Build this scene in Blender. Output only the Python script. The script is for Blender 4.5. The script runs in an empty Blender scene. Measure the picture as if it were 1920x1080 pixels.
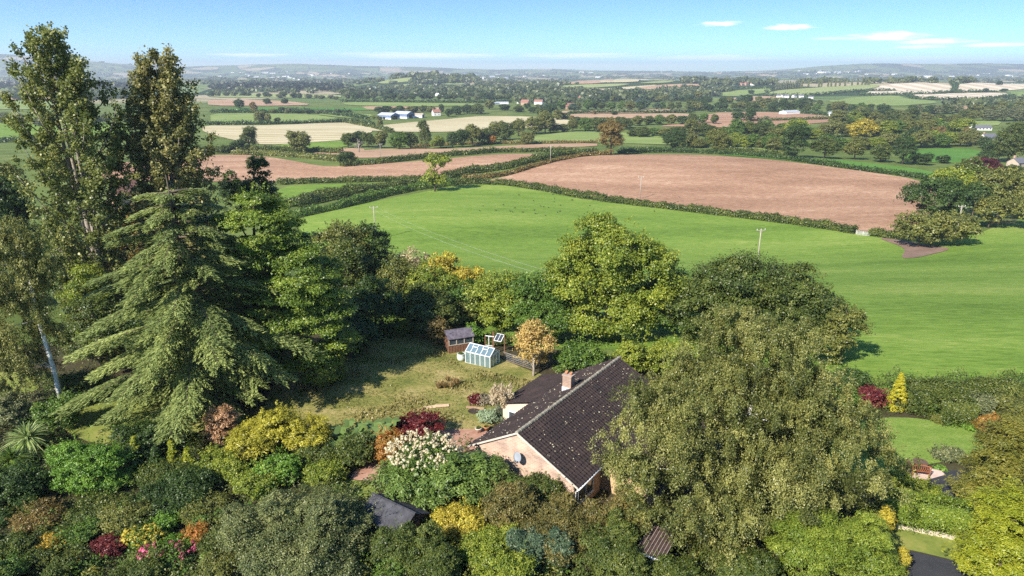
import bpy, bmesh, math, random
import numpy as np
from mathutils import Vector, Matrix, geometry

rng = np.random.default_rng(11)
random.seed(5)
R = math.radians
S = bpy.context.scene
COL = S.collection

# ------------------------------------------------------------------ camera
CAM_H, PITCH, F = 28.0, R(17.6), 1280.0            # photo pixels are 1920 wide
cam = bpy.data.cameras.new("camera")
cam.sensor_width = 36; cam.lens = 36 * F / 1920
cam.clip_start = 0.5; cam.clip_end = 60000
camo = bpy.data.objects.new("camera", cam); COL.objects.link(camo)
camo.location = (0, 0, CAM_H); camo.rotation_euler = (R(90) - PITCH, 0, 0)
S.camera = camo
CP, SP = math.cos(PITCH), math.sin(PITCH)

def ray(px, py):
    u = (px - 960) / F; v = (py - 540) / F
    return np.array([u, CP - v * SP, -SP - v * CP])

def at(px, py, d):
    r = ray(px, py); t = d / r[1]
    return Vector((r[0] * t, d, CAM_H + r[2] * t))

# ------------------------------------------------------------------ terrain
def ss(t):
    t = np.clip(t, 0, 1); return t * t * (3 - 2 * t)

BUMPS = [  # x, y, sx, sy, height
    (60, 350, 170, 75, 7.0), (-30, 215, 70, 55, 5.0), (150, 185, 70, 60, 4.5),
    (-220, 340, 140, 90, 4.0),
    (-290, 2550, 190, 260, 36), (420, 2250, 420, 330, 20), (1150, 1950, 520, 330, 20),
    (-5600, 7600, 1500, 900, 215), (-3300, 9000, 2300, 900, 120), (-900, 9800, 2200, 900, 62),
    (1300, 10500, 2500, 900, 50), (4300, 9000, 1500, 800, 105), (6800, 9500, 2200, 900, 125),
    (-1700, 7200, 700, 500, 42), (700, 7800, 900, 500, 30), (3000, 7000, 900, 500, 38),
    (9500, 8000, 2500, 1500, 120), (-9000, 8500, 2500, 1500, 200),
]
def hgt(x, y):
    x = np.asarray(x, float); y = np.asarray(y, float)
    z = -21.0 * ss((y - 60) / 135)
    far = ss((y - 250) / 500)
    z = z + far * (2.2 * np.sin(x / 170 + 1.3) * np.sin(y / 210) + 1.6 * np.sin(x / 90 + y / 130))
    f2 = ss((y - 3000) / 3000)
    z = z + f2 * (9 * np.sin(x / 610 + 2) * np.sin(y / 830) + 6 * np.sin(x / 290 + y / 1700))
    for bx, by, sx, sy, a in BUMPS:
        z = z + a * np.exp(-((x - bx) / sx) ** 2 - ((y - by) / sy) ** 2)
    return z

TS = np.geomspace(18, 13500, 5000)
def G(px, py):
    r = ray(px, py)
    dz = CAM_H + r[2] * TS - hgt(r[0] * TS, r[1] * TS)
    i = np.argmax(dz < 0)
    if dz[i] >= 0:
        t = TS[-1]; return Vector((r[0] * t, r[1] * t, float(hgt(r[0] * t, r[1] * t))))
    a, b = dz[i - 1], dz[i]; t = TS[i - 1] + (TS[i] - TS[i - 1]) * a / (a - b + 1e-9)
    x, y = r[0] * t, r[1] * t
    return Vector((x, y, float(hgt(x, y))))

# ------------------------------------------------------------------ materials
def new_mat(name):
    m = bpy.data.materials.new(name); m.use_nodes = True
    nt = m.node_tree; nt.nodes.clear()
    return m, nt, nt.nodes, nt.links

def ramp(N, stops):
    r = N.new('ShaderNodeValToRGB'); e = r.color_ramp.elements
    while len(e) < len(stops): e.new(0.5)
    for k, (p, c) in enumerate(stops):
        e[k].position = p; e[k].color = (*c, 1) if len(c) == 3 else c
    return r

def foliage(name, cols, transl=0.36):
    m, nt, N, L = new_mat(name)
    out = N.new('ShaderNodeOutputMaterial')
    at_ = N.new('ShaderNodeAttribute'); at_.attribute_name = 'tint'
    n = len(cols)
    r = ramp(N, [(k / (n - 1), c) for k, c in enumerate(cols)])
    L.new(at_.outputs['Fac'], r.inputs[0])
    d = N.new('ShaderNodeBsdfPrincipled'); d.inputs['Roughness'].default_value = 0.42
    d.inputs['Specular IOR Level'].default_value = 0.4
    t = N.new('ShaderNodeBsdfTranslucent'); mx = N.new('ShaderNodeMixShader'); mx.inputs[0].default_value = transl
    L.new(r.outputs[0], d.inputs['Base Color']); L.new(r.outputs[0], t.inputs['Color'])
    L.new(d.outputs[0], mx.inputs[1]); L.new(t.outputs[0], mx.inputs[2]); L.new(mx.outputs[0], out.inputs[0])
    return m

def solid(name, col, rough=0.7, var=0.12, scale=6.0, metal=0.0, bump=0.0, spec=0.3, col2=None):
    m, nt, N, L = new_mat(name)
    out = N.new('ShaderNodeOutputMaterial'); b = N.new('ShaderNodeBsdfPrincipled')
    tc = N.new('ShaderNodeTexCoord'); no = N.new('ShaderNodeTexNoise')
    no.inputs['Scale'].default_value = scale; no.inputs['Detail'].default_value = 5; no.inputs['Roughness'].default_value = .65
    L.new(tc.outputs['Object'], no.inputs['Vector'])
    c0 = tuple(c * (1 - var) for c in col); c1 = col2 or tuple(min(1, c * (1 + var)) for c in col)
    r = ramp(N, [(0.3, c0), (0.7, c1)]); L.new(no.outputs['Fac'], r.inputs[0])
    L.new(r.outputs[0], b.inputs['Base Color'])
    b.inputs['Roughness'].default_value = rough; b.inputs['Metallic'].default_value = metal
    b.inputs['Specular IOR Level'].default_value = spec
    if bump:
        bp = N.new('ShaderNodeBump'); bp.inputs['Strength'].default_value = bump; bp.inputs['Distance'].default_value = .05
        L.new(no.outputs['Fac'], bp.inputs['Height']); L.new(bp.outputs[0], b.inputs['Normal'])
    L.new(b.outputs[0], out.inputs[0])
    return m

def field_mat(name, stops, scale=0.05, stretch=(1, 1, 1), rot=0.0, fine=1.2, stripe=None, fine_amt=0.35, bump=0.0, spots=None):
    """ground cover: broad mottling + streaky fine grain + optional tramlines"""
    m, nt, N, L = new_mat(name)
    out = N.new('ShaderNodeOutputMaterial'); b = N.new('ShaderNodeBsdfPrincipled')
    b.inputs['Roughness'].default_value = .9; b.inputs['Specular IOR Level'].default_value = .1
    tc = N.new('ShaderNodeTexCoord'); mp = N.new('ShaderNodeMapping')
    mp.inputs['Rotation'].default_value = (0, 0, rot); mp.inputs['Scale'].default_value = stretch
    L.new(tc.outputs['Object'], mp.inputs['Vector'])
    n1 = N.new('ShaderNodeTexNoise'); n1.inputs['Scale'].default_value = scale; n1.inputs['Detail'].default_value = 8; n1.inputs['Roughness'].default_value = .62
    n2 = N.new('ShaderNodeTexNoise'); n2.inputs['Scale'].default_value = fine; n2.inputs['Detail'].default_value = 6; n2.inputs['Roughness'].default_value = .75
    L.new(mp.outputs[0], n1.inputs['Vector']); L.new(mp.outputs[0], n2.inputs['Vector'])
    mix = N.new('ShaderNodeMix'); mix.data_type = 'FLOAT'; mix.inputs[0].default_value = fine_amt
    L.new(n1.outputs['Fac'], mix.inputs[2]); L.new(n2.outputs['Fac'], mix.inputs[3])
    val = mix.outputs[0]
    if stripe:
        ang, period, amt = stripe
        mp2 = N.new('ShaderNodeMapping'); mp2.inputs['Rotation'].default_value = (0, 0, ang)
        L.new(tc.outputs['Object'], mp2.inputs['Vector'])
        w = N.new('ShaderNodeTexWave'); w.wave_type = 'BANDS'; w.bands_direction = 'X'
        w.inputs['Scale'].default_value = 0.3142 / period * 2 / 2; w.inputs['Distortion'].default_value = 1.5
        w.inputs['Detail'].default_value = 3; w.inputs['Detail Scale'].default_value = 0.4
        L.new(mp2.outputs[0], w.inputs['Vector'])
        ma = N.new('ShaderNodeMath'); ma.operation = 'MULTIPLY_ADD'; ma.inputs[1].default_value = amt
        sb = N.new('ShaderNodeMath'); sb.operation = 'SUBTRACT'; sb.inputs[1].default_value = .5
        L.new(w.outputs['Fac'], sb.inputs[0]); L.new(sb.outputs[0], ma.inputs[0]); L.new(val, ma.inputs[2])
        val = ma.outputs[0]
    r = ramp(N, stops); L.new(val, r.inputs[0])
    L.new(r.outputs[0], b.inputs['Base Color'])
    if bump:
        bp = N.new('ShaderNodeBump'); bp.inputs['Strength'].default_value = bump; bp.inputs['Distance'].default_value = .3
        L.new(n2.outputs['Fac'], bp.inputs['Height']); L.new(bp.outputs[0], b.inputs['Normal'])
    L.new(b.outputs[0], out.inputs[0])
    return m

PAL = {  # base colours of leaves, dark to light
 'dark':   [(.012, .028, .008), (.028, .055, .014), (.06, .095, .025)],
 'oak':    [(.022, .036, .010), (.05, .075, .018), (.11, .125, .032)],
 'mid':    [(.022, .05, .010), (.055, .105, .02), (.12, .175, .035)],
 'fresh':  [(.035, .085, .012), (.075, .155, .022), (.15, .23, .045)],
 'yellowgreen': [(.045, .08, .010), (.112, .155, .022), (.23, .24, .045)],
 'olive':  [(.038, .05, .013), (.088, .104, .028), (.175, .178, .055)],
 'birch':  [(.042, .055, .015), (.100, .115, .036), (.205, .205, .08)],
 'brown':  [(.05, .040, .014), (.115, .09, .032), (.21, .155, .06)],
 'gold':   [(.10, .085, .014), (.24, .18, .03), (.40, .27, .05)],
 'orange': [(.13, .055, .012), (.28, .14, .03), (.42, .24, .06)],
 'rust':   [(.09, .075, .018), (.19, .12, .03), (.34, .12, .035)],
 'red':    [(.03, .006, .008), (.075, .011, .015), (.15, .03, .03)],
 'maroon': [(.02, .006, .009), (.06, .012, .018), (.11, .025, .03)],
 'cedar':  [(.06, .094, .036), (.145, .188, .074), (.285, .33, .145)],
 'grey':   [(.035, .05, .025), (.085, .105, .055), (.19, .20, .11)],
 'blue':   [(.02, .045, .03), (.05, .085, .055), (.11, .15, .10)],
 'lime':   [(.10, .15, .015), (.26, .31, .03), (.48, .46, .06)],
 'lemon2': [(.20, .22, .02), (.45, .44, .04), (.68, .62, .10)],
 'lemon':  [(.22, .22, .03), (.45, .40, .06), (.65, .55, .12)],
 'fern':   [(.03, .062, .016), (.075, .125, .032), (.16, .215, .062)],
 'walnut': [(.03, .06, .010), (.085, .135, .02), (.19, .23, .045)],
 'holly': [(.04, .07, .012), (.10, .145, .022), (.21, .24, .05)],
 'straw':  [(.22, .16, .08), (.42, .32, .17), (.62, .5, .30)],
 'cream':  [(.42, .38, .28), (.66, .58, .47), (.82, .76, .66)],
 'pink':   [(.35, .05, .14), (.60, .10, .28), (.72, .22, .40)],
 'twig':   [(.14, .12, .09), (.25, .22, .18), (.38, .35, .30)],
 'twiggy': [(.10, .085, .05), (.20, .17, .11), (.34, .30, .22)],
 'straw_leaf': [(.13, .09, .03), (.28, .20, .075), (.45, .33, .15)],
 'pinktip': [(.09, .085, .03), (.24, .14, .085), (.46, .27, .20)],
 'gold2': [(.08, .088, .012), (.19, .188, .026), (.34, .32, .05)],
 'gold3': [(.08, .085, .014), (.24, .20, .03), (.48, .36, .06)],
 'greyb': [(.028, .048, .018), (.078, .10, .042), (.175, .185, .085)],
 'brownhedge': [(.035, .04, .014), (.085, .085, .028), (.17, .13, .05)],
 'maroon2': [(.03, .008, .012), (.09, .018, .025), (.17, .05, .045)],
 'bluegrey': [(.08, .12, .08), (.16, .22, .16), (.28, .34, .26)],
 'rustolive': [(.05, .062, .014), (.10, .11, .025), (.17, .15, .035), (.26, .12, .03)],
 'hedgetop': [(.04, .075, .012), (.085, .135, .02), (.17, .21, .035)],
 'spike':  [(.05, .09, .035), (.13, .19, .075), (.30, .36, .18)],
}
LIGHT = ('cream', 'lemon2', 'lemon', 'lime', 'straw', 'pink', 'twig')
PAL = {k: [tuple(min(.8, c * (1.05 if k in LIGHT else g_) * w_) for c, w_ in zip(q, (1.06, 1.0, .82))) for q, g_ in zip(v, (1.25, 1.8, 2.05))] for k, v in PAL.items()}
FM = {k: foliage('leaf_' + k, v) for k, v in PAL.items()}
BARK = solid('bark', (.11, .085, .06), .9, .4, 3, bump=.5)
BARK_P = solid('pale_bark', (.30, .26, .21), .85, .4, 3, bump=.4)
BARK_W = solid('birch_bark', (.62, .60, .57), .8, .55, 2.2, bump=.3)

# ------------------------------------------------------------------ tagging
def tag(o, label=None, cat=None, group=None, kind=None):
    if label:
        n = len(label.split())
        if not 4 <= n <= 16: print('LABEL LENGTH', n, label)
        o['label'] = label
    if cat: o['category'] = cat
    if group: o['group'] = group
    if kind: o['kind'] = kind
    return o

def thing(name, label, cat, loc=(0, 0, 0), rz=0, group=None):
    o = bpy.data.objects.new(name, None); COL.objects.link(o)
    o.location = loc; o.rotation_euler = (0, 0, rz); o.empty_display_size = .3
    return tag(o, label, cat, group)

def link(name, me, mat=None, parent=None, loc=None):
    o = bpy.data.objects.new(name, me); COL.objects.link(o)
    if mat is not None:
        for m in (mat if isinstance(mat, (list, tuple)) else [mat]): me.materials.append(m)
    if parent: o.parent = parent
    if loc is not None: o.location = loc
    return o

# ------------------------------------------------------------------ mesh builders
def unit(n, r=None):
    v = (r or rng).normal(size=(n, 3)); return v / np.linalg.norm(v, axis=1)[:, None]
def nrm(v): return v / (np.linalg.norm(v, axis=1)[:, None] + 1e-9)

def quads_mesh(name, V, tint):
    """V (n,4,3) separate leaves"""
    n = len(V); me = bpy.data.meshes.new(name)
    me.vertices.add(n * 4); me.loops.add(n * 4); me.polygons.add(n)
    me.vertices.foreach_set('co', V.astype(np.float32).ravel())
    me.loops.foreach_set('vertex_index', np.arange(n * 4, dtype=np.int32))
    me.polygons.foreach_set('loop_start', np.arange(0, n * 4, 4, dtype=np.int32))
    try: me.polygons.foreach_set('loop_total', np.full(n, 4, dtype=np.int32))
    except Exception: pass
    a = me.attributes.new('tint', 'FLOAT', 'FACE'); a.data.foreach_set('value', np.clip(tint, 0, 1).astype(np.float32))
    me.update(calc_edges=True)
    return me

def leaf_quads(P, Nn, L, asp=.62, T=None):
    n = len(P); Nn = nrm(Nn)
    if T is None: T = unit(n)
    T = nrm(T - (T * Nn).sum(1)[:, None] * Nn)
    B = np.cross(Nn, T)
    L = np.broadcast_to(np.asarray(L, float), (n,))[:, None] * .5
    W = L * asp
    V = np.empty((n, 4, 3))
    V[:, 0] = P - T * L; V[:, 1] = P + B * W + T * L * .1; V[:, 2] = P + T * L; V[:, 3] = P - B * W + T * L * .1
    return V

class Soup:
    """leaf collector"""
    def __init__(s): s.V = []; s.t = []
    def add(s, V, t): s.V.append(V); s.t.append(np.broadcast_to(t, (len(V),)))
    def mesh(s, name): return quads_mesh(name, np.concatenate(s.V), np.concatenate(s.t))

class Tubes:
    def __init__(s): s.v = []; s.f = []
    def add(s, pts, rad, k=6):
        pts = [Vector(p) for p in pts]; b0 = len(s.v)
        for i, p in enumerate(pts):
            d = (pts[min(i + 1, len(pts) - 1)] - pts[max(i - 1, 0)])
            if d.length < 1e-6: d = Vector((0, 0, 1))
            d.normalize(); a = d.orthogonal().normalized(); b = d.cross(a)
            r = rad[i] if isinstance(rad, (list, tuple)) else rad
            for j in range(k):
                an = 2 * math.pi * j / k; s.v.append(p + a * (math.cos(an) * r) + b * (math.sin(an) * r))
            if i:
                for j in range(k):
                    s.f.append((b0 + (i - 1) * k + j, b0 + (i - 1) * k + (j + 1) % k, b0 + i * k + (j + 1) % k, b0 + i * k + j))
        s.f.append(tuple(b0 + j for j in range(k))[::-1]); s.f.append(tuple(b0 + (len(pts) - 1) * k + j for j in range(k)))
    def mesh(s, name, smooth=True):
        me = bpy.data.meshes.new(name); me.from_pydata([tuple(v) for v in s.v], [], s.f); me.update()
        if smooth: me.polygons.foreach_set('use_smooth', [True] * len(me.polygons))
        return me

class Boxes:
    """boxes, prisms and bars in one mesh"""
    def __init__(s): s.v = []; s.f = []; s.mi = []
    def poly(s, pts, faces, mi=0):
        b = len(s.v); s.v += [tuple(p) for p in pts]
        for f in faces: s.f.append(tuple(b + i for i in f)); s.mi.append(mi)
    def box(s, x0, y0, z0, x1, y1, z1, mi=0):
        s.poly([(x0, y0, z0), (x1, y0, z0), (x1, y1, z0), (x0, y1, z0), (x0, y0, z1), (x1, y0, z1), (x1, y1, z1), (x0, y1, z1)],
               [(3, 2, 1, 0), (4, 5, 6, 7), (0, 1, 5, 4), (1, 2, 6, 5), (2, 3, 7, 6), (3, 0, 4, 7)], mi)
    def bar(s, a, b, w, h=None, mi=0):
        a = Vector(a); b = Vector(b); h = h or w; d = (b - a).normalized()
        up = Vector((0, 0, 1)) if abs(d.z) < .95 else Vector((1, 0, 0))
        r = d.cross(up).normalized() * (w / 2); u = r.cross(d).normalized() * (h / 2)
        s.poly([a - r - u, a + r - u, a + r + u, a - r + u, b - r - u, b + r - u, b + r + u, b - r + u],
               [(3, 2, 1, 0), (4, 5, 6, 7), (0, 1, 5, 4), (1, 2, 6, 5), (2, 3, 7, 6), (3, 0, 4, 7)], mi)
    def quad(s, a, b, c, d, th=.01, mi=0):
        """slab: quad a b c d with thickness"""
        a, b, c, d = map(Vector, (a, b, c, d)); n = (b - a).cross(d - a).normalized() * th
        s.poly([a, b, c, d, a - n, b - n, c - n, d - n],
               [(0, 1, 2, 3), (7, 6, 5, 4), (0, 4, 5, 1), (1, 5, 6, 2), (2, 6, 7, 3), (3, 7, 4, 0)], mi)
    def mesh(s, name, bevel=0.0):
        me = bpy.data.meshes.new(name); me.from_pydata(s.v, [], s.f)
        me.polygons.foreach_set('material_index', s.mi); me.update()
        bm = bmesh.new(); bm.from_mesh(me)
        bmesh.ops.recalc_face_normals(bm, faces=bm.faces)
        if bevel: bmesh.ops.bevel(bm, geom=bm.edges[:], offset=bevel, segments=2, affect='EDGES')
        bm.to_mesh(me); bm.free()
        return me

def lathe(prof, k=14):
    v = []; f = []
    for r, z in prof:
        for j in range(k):
            a = 2 * math.pi * j / k; v.append((r * math.cos(a), r * math.sin(a), z))
    for i in range(len(prof) - 1):
        for j in range(k): f.append((i * k + j, i * k + (j + 1) % k, (i + 1) * k + (j + 1) % k, (i + 1) * k + j))
    return v, f

def pymesh(name, v, f, smooth=False):
    me = bpy.data.meshes.new(name); me.from_pydata([tuple(p) for p in v], [], f); me.update()
    if smooth: me.polygons.foreach_set('use_smooth', [True] * len(me.polygons))
    return me

# ------------------------------------------------------------------ crowns
PX = 1 / 683.0
def ell_area(r):
    p = 1.6; a, b, c = r
    return 4 * math.pi * (((a * b) ** p + (a * c) ** p + (b * c) ** p) / 3) ** (1 / p)

def crown_leaves(soup, c, r, L, style='broad', K=2.6, g=None, zmin=None, tintshift=0.0, brs=None, limb=None, spread=1.0):
    """fill one ellipsoidal lobe with boughs > sprays > leaves"""
    g = g or rng; c = np.array(c, float); r = np.array(r, float); mr = r.mean()
    n = int(K * ell_area(r) / (L * L * .42)); n = min(n, 140000)
    bs = brs or max(.26 * mr, 2.2 * L)
    nb = max(8, int((1.0 if style == 'weep' else 1.25) * ell_area(r) / (math.pi * bs * bs)))
    d = unit(nb * 3, g)
    d = d[(d[:, 2] > -.35) | (g.random(len(d)) < .35)][:nb]; nb = len(d)
    ef = g.uniform(.56, .88, nb) if style != 'weep' else g.uniform(.5, .97, nb)
    if style == 'cone':                       # boughs on a cone: narrow to the top
        fr = g.random(nb) ** .8; az = g.uniform(0, 2 * np.pi, nb); rr = (1 - fr) * .9 + .05
        bc = c + np.stack([np.cos(az) * rr * r[0], np.sin(az) * rr * r[1], (fr * 2 - 1) * r[2] * .96], 1)
        d = nrm(np.stack([np.cos(az), np.sin(az), np.full(nb, .35)], 1)); rb = bs * (.5 + .8 * (1 - fr)) * g.uniform(.7, 1.1, nb)
    else:
        bc = c + d * r * ef[:, None]; rb = bs * g.uniform(.55, 1.45, nb)
    if limb is not None: limb.extend([(bc[i], rb[i]) for i in range(nb)])
    btint = g.random(nb)
    nsp = 8 if style == 'weep' else 11
    per = max(2, int(round(n / (nb * nsp))))
    si = np.repeat(np.arange(nb), nsp); so = unit(len(si), g)
    flat = {'flat': .38, 'weep': .6}.get(style, .75)
    so[:, 2] = np.abs(so[:, 2]) * .9 - .25 + .2 * g.random(len(si)) if style != 'weep' else so[:, 2]
    sc = bc[si] + so * rb[si][:, None] * g.uniform(.45, 1.0, len(si))[:, None] * np.array([1, 1, flat])
    stint = g.random(len(si))
    li = np.repeat(np.arange(len(si)), per); m = len(li)
    sg = rb[si][li][:, None] * .22 * spread
    off = g.normal(size=(m, 3)) * sg * np.array([1, 1, flat])
    P = sc[li] + off
    outw = nrm(so[li] + .6 * d[si][li])
    if style == 'weep':
        ln = g.uniform(.3, 1.5, len(si)) * min(1.0, .12 * r[2] + .35)
        t = g.random(m) ** .8
        P = sc[li] + off * np.array([.55, .55, .5]); P[:, 2] -= t * ln[li]
        P[:, :2] += (outw[:, :2]) * (.25 * (1 - (1 - t) ** 2) * ln[li])[:, None]
        Nn = nrm(outw * np.array([1, 1, .3]) * .7 + unit(m, g) * .7 + np.array([0, 0, .25])); T = nrm(np.array([0, 0, -1.]) + unit(m, g) * .7)
        V = leaf_quads(P, Nn, L * g.uniform(.6, 1.25, m), .6, T)
    elif style in ('feather', 'cone'):
        T = nrm(outw * .8 + np.array([0, 0, .25]) + unit(m, g) * .5)
        Nn = nrm(np.array([0, 0, .8]) + outw * .5 + unit(m, g) * .5)
        V = leaf_quads(P, Nn, L * 1.5 * g.uniform(.6, 1.3, m), .34, T)
    else:
        Nn = nrm(outw * .75 + np.array([0, 0, .45]) + unit(m, g) * .75)
        V = leaf_quads(P, Nn, L * g.uniform(.6, 1.3, m), .66)
    t = .36 * btint[si][li] + .18 * stint[li] + .46 * g.random(m) + tintshift
    if style == 'weep': t = t + .22 * (btint[si][li] - .5) + .15 * (stint[li] - .5)
    keep = np.ones(m, bool)
    if zmin is not None: keep &= P[:, 2] > zmin
    e = (P - c) / r
    if style != 'cone': keep &= ((e ** 2).sum(1) > .18) | (g.random(m) < .25)
    soup.add(V[keep], t[keep])

def shoots(soup, c, r, L, n, g=None, up=.5, ln=(.25, .6)):
    """leafy shoots that stand out of a crown and break its outline"""
    g = g or rng; c = np.array(c, float); r = np.array(r, float)
    d = unit(n, g); d[:, 2] = np.abs(d[:, 2]) * .9 + .05; d = nrm(d)
    k = 15; s = np.tile(np.linspace(0, 1, k), n); i = np.repeat(np.arange(n), k)
    out = nrm(d + np.array([0, 0, up]) + unit(n, g) * .35)
    l_ = r.mean() * g.uniform(*ln, n)
    P = c + (d * r * .86)[i] + out[i] * (l_[i] * s)[:, None] + np.array([0, 0, -.25]) * (l_[i] * s * s)[:, None] + g.normal(size=(n * k, 3)) * (L * .55 * (1.2 - s))[:, None]
    ok = P[:, 2] > .03
    soup.add(leaf_quads(P, unit(n * k, g) + np.array([0, 0, .5]), L * g.uniform(.55, 1.1, n * k), .6, out[i] + unit(n * k, g) * .8)[ok], (.25 + .3 * g.random(n)[i] + .45 * g.random(n * k))[ok])

def lobe_box(x0, y0, x1, y1, d, depth=None, ground=False):
    """crown ellipsoid seen in the photo rectangle at distance d"""
    a = at(x0, (y0 + y1) / 2, d); b = at(x1, (y0 + y1) / 2, d)
    cx = (a.x + b.x) / 2; rx = (b.x - a.x) / 2
    zt = at(0, y0, d).z; zb = at(0, y1, d).z; zg = float(hgt(cx, d))
    if ground:
        hh = zt - zg
        return (cx, d, zg + .40 * hh), (rx, (depth or rx * .9), max(.60 * hh, .2))
    if zb < zg: zb = zg - .1
    rz = (zt - zb) / 2
    return (cx, d, (zt + zb) / 2), (rx, (depth or rx * .9), max(rz, .2))

def add_trunk(tb, base, top, r0, r1, lean=0.0, n=6, g=None):
    g = g or rng; pts = []; rad = []
    base = Vector(base); top = Vector(top)
    for i in range(n):
        t = i / (n - 1); p = base.lerp(top, t)
        w = math.sin(t * math.pi) * r0 * 1.2
        p += Vector((g.uniform(-w, w), g.uniform(-w, w), 0)); pts.append(p)
        rad.append((r0 * (1.35 if i == 0 else 1)) * (1 - t) + r1 * t)
    tb.add(pts, rad, 8); return pts

def tree(name, label, lobes, d, pal, style='broad', cat='tree', base=None, bark=None, r0=None, K=2.6, leaf=2.1,
         group=None, trunk=True, shrub=False, zfrac=.55, brs=None, nl=26, palmix=None, depth=None, crown_name='crown', spread=1.0):
    """broadleaf tree or shrub from photo rectangles; real size and depth from distance d"""
    L = max(.07, d * PX * leaf)
    boxes = []
    for lb in lobes:
        dd = lb[4] if len(lb) > 4 else d
        boxes.append(lobe_box(*lb[:4], dd, depth=depth, ground=shrub and len(lobes) == 1))
    c0, r0_ = boxes[0]
    if base is None: base = (c0[0], c0[1])
    elif len(base) == 2 and base[1] > 200: base = tuple(G(*base))[:2]
    bz = float(hgt(*base)); origin = Vector((base[0], base[1], bz))
    root = thing(name, label, cat, origin, 0, group)
    soup = Soup(); limb = []
    for k, (c, r) in enumerate(boxes):
        crown_leaves(soup, np.array(c) - np.array(origin), r, L, style, K, zmin=.02, limb=limb, brs=brs, spread=spread,
                     tintshift=(palmix[k] if palmix else 0))
        if style not in ('weep', 'cone'): shoots(soup, np.array(c) - np.array(origin), np.array(r), L, int(18 + 7 * r[0]), ln=(.10, .26))
    me = soup.mesh(crown_name); link(crown_name, me, FM[pal], root)
    if trunk:
        tb = Tubes(); ztop = max(c[2] + r[2] * .5 for c, r in boxes) - bz
        tr = r0 or max(.06, .018 * ztop + .05)
        top = Vector((c0[0] - origin.x, c0[1] - origin.y, ztop))
        pts = add_trunk(tb, (0, 0, -.3), top, tr, tr * .25)
        random.shuffle(limb)
        for bc, rb in limb[:nl]:
            bc = Vector(bc); k = min(range(1, len(pts)), key=lambda i: abs(pts[i].z - max(.5, bc.z - (bc - pts[i]).xy.length * .8)))
            s = pts[k]; mid = s.lerp(bc, .5) + Vector((0, 0, -.06 * (bc - s).length))
            tb.add([s, mid, bc], [tr * .38, tr * .24, tr * .07], 5)
        link('stem' if shrub else 'trunk', tb.mesh('stem' if shrub else 'trunk'), bark or BARK, root)
    return root

def shrub(name, label, box, d, pal, style='broad', cat='shrub', K=2.4, leaf=2.0, group=None, trunk=False, **kw):
    """shrub: one mesh when no stem shows, foliage and stem otherwise"""
    L = max(.06, d * PX * leaf)
    lobes = box if isinstance(box, list) else [box]
    if trunk or kw.pop('parts', False):
        return tree(name, label, lobes, d, pal, style, cat, K=K, leaf=leaf, group=group, shrub=True, crown_name='foliage', nl=10, **kw)
    soup = Soup(); O = None
    for b in lobes:
        c, r = lobe_box(*b[:4], b[4] if len(b) > 4 else d, depth=kw.get('depth'), ground=True)
        if O is None: O = Vector((c[0], c[1], float(hgt(c[0], c[1]))))
        c = np.array(c) - np.array(O); r = np.array(r)
        if style in ('cone',) or r[0] < .55:
            crown_leaves(soup, c, r, L, style, K, zmin=.01, brs=kw.get('brs'), spread=kw.get('spread', 1.0))
        else:                                    # uneven mound: a main mass and a few leaning shoulders
            crown_leaves(soup, c - np.array([0, 0, .06 * r[2]]), r * np.array([.86, .86, .88]), L, style, K, zmin=.01, brs=kw.get('brs'))
            shoots(soup, c, r, L, int(14 + 6 * r[0]))
            for _ in range(4):
                a_ = rng.uniform(0, 6.28); q_ = rng.uniform(.3, .62); s_ = rng.uniform(.30, .5)
                shoots(soup, c + np.array([math.cos(a_) * q_ * r[0], math.sin(a_) * q_ * r[1], .3 * r[2]]), r * s_, L, 8)
                crown_leaves(soup, c + np.array([math.cos(a_) * q_ * r[0], math.sin(a_) * q_ * r[1], rng.uniform(.05, .55) * r[2]]), r * s_ * np.array([1, 1, rng.uniform(.8, 1.3)]), L, style, K, zmin=.01, tintshift=rng.uniform(-.12, .15))
    o = link(name, soup.mesh(name), FM[pal], None, O)
    return tag(o, label, cat, group)

def flower_heads(parent, box, d, pal, n, size, name='flowers', origin=None, cr=None):
    """flower trusses on the outer shell of a shrub"""
    c, r = cr or lobe_box(*box, d, ground=False); O = np.array(origin)
    dd = unit(n); dd[:, 2] = np.abs(dd[:, 2]); dd[:, 1] = -np.abs(dd[:, 1]) * .9 + .25 * rng.random(n)
    P = np.array(c) + nrm(dd) * np.array(r) * rng.uniform(.95, 1.10, n)[:, None] - O
    soup = Soup(); k = 14
    li = np.repeat(np.arange(n), k); o = unit(n * k)
    sz = size * rng.uniform(.6, 1.2, n)[li]
    soup.add(leaf_quads(P[li] + o * sz[:, None] * .5, o + np.array([0, 0, .3]), sz * .62, .9), .5 * rng.random(n)[li] + .5 * rng.random(n * k))
    return link(name, soup.mesh(name), FM[pal], parent)

def blades(soup, c, n, length, width, e0, e1, droop, g=None, tint=(0, 1), segs=4):
    """fountain of strap leaves"""
    g = g or rng; az = g.uniform(0, 2 * np.pi, n); el = np.radians(g.uniform(e0, e1, n)); ln = length * g.uniform(.7, 1.1, n)
    h = np.stack([np.cos(az), np.sin(az), np.zeros(n)], 1); side = np.stack([-np.sin(az), np.cos(az), np.zeros(n)], 1)
    tt = g.uniform(tint[0], tint[1], n)
    def pos(s): return np.array(c) + h * (np.cos(el) * ln * s)[:, None] + np.array([0, 0, 1.]) * (np.sin(el) * ln * s - droop * ln * s * s)[:, None]
    for k in range(segs):
        s0, s1 = k / segs, (k + 1) / segs
        w0, w1 = [width * (1 - .85 * s ** 1.5) * (.5 + min(1, s * 4) * .5) for s in (s0, s1)]
        a, b = pos(s0), pos(s1)
        V = np.stack([a - side * w0 / 2, a + side * w0 / 2, b + side * w1 / 2, b - side * w1 / 2], 1)
        soup.add(V, tt)

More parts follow.
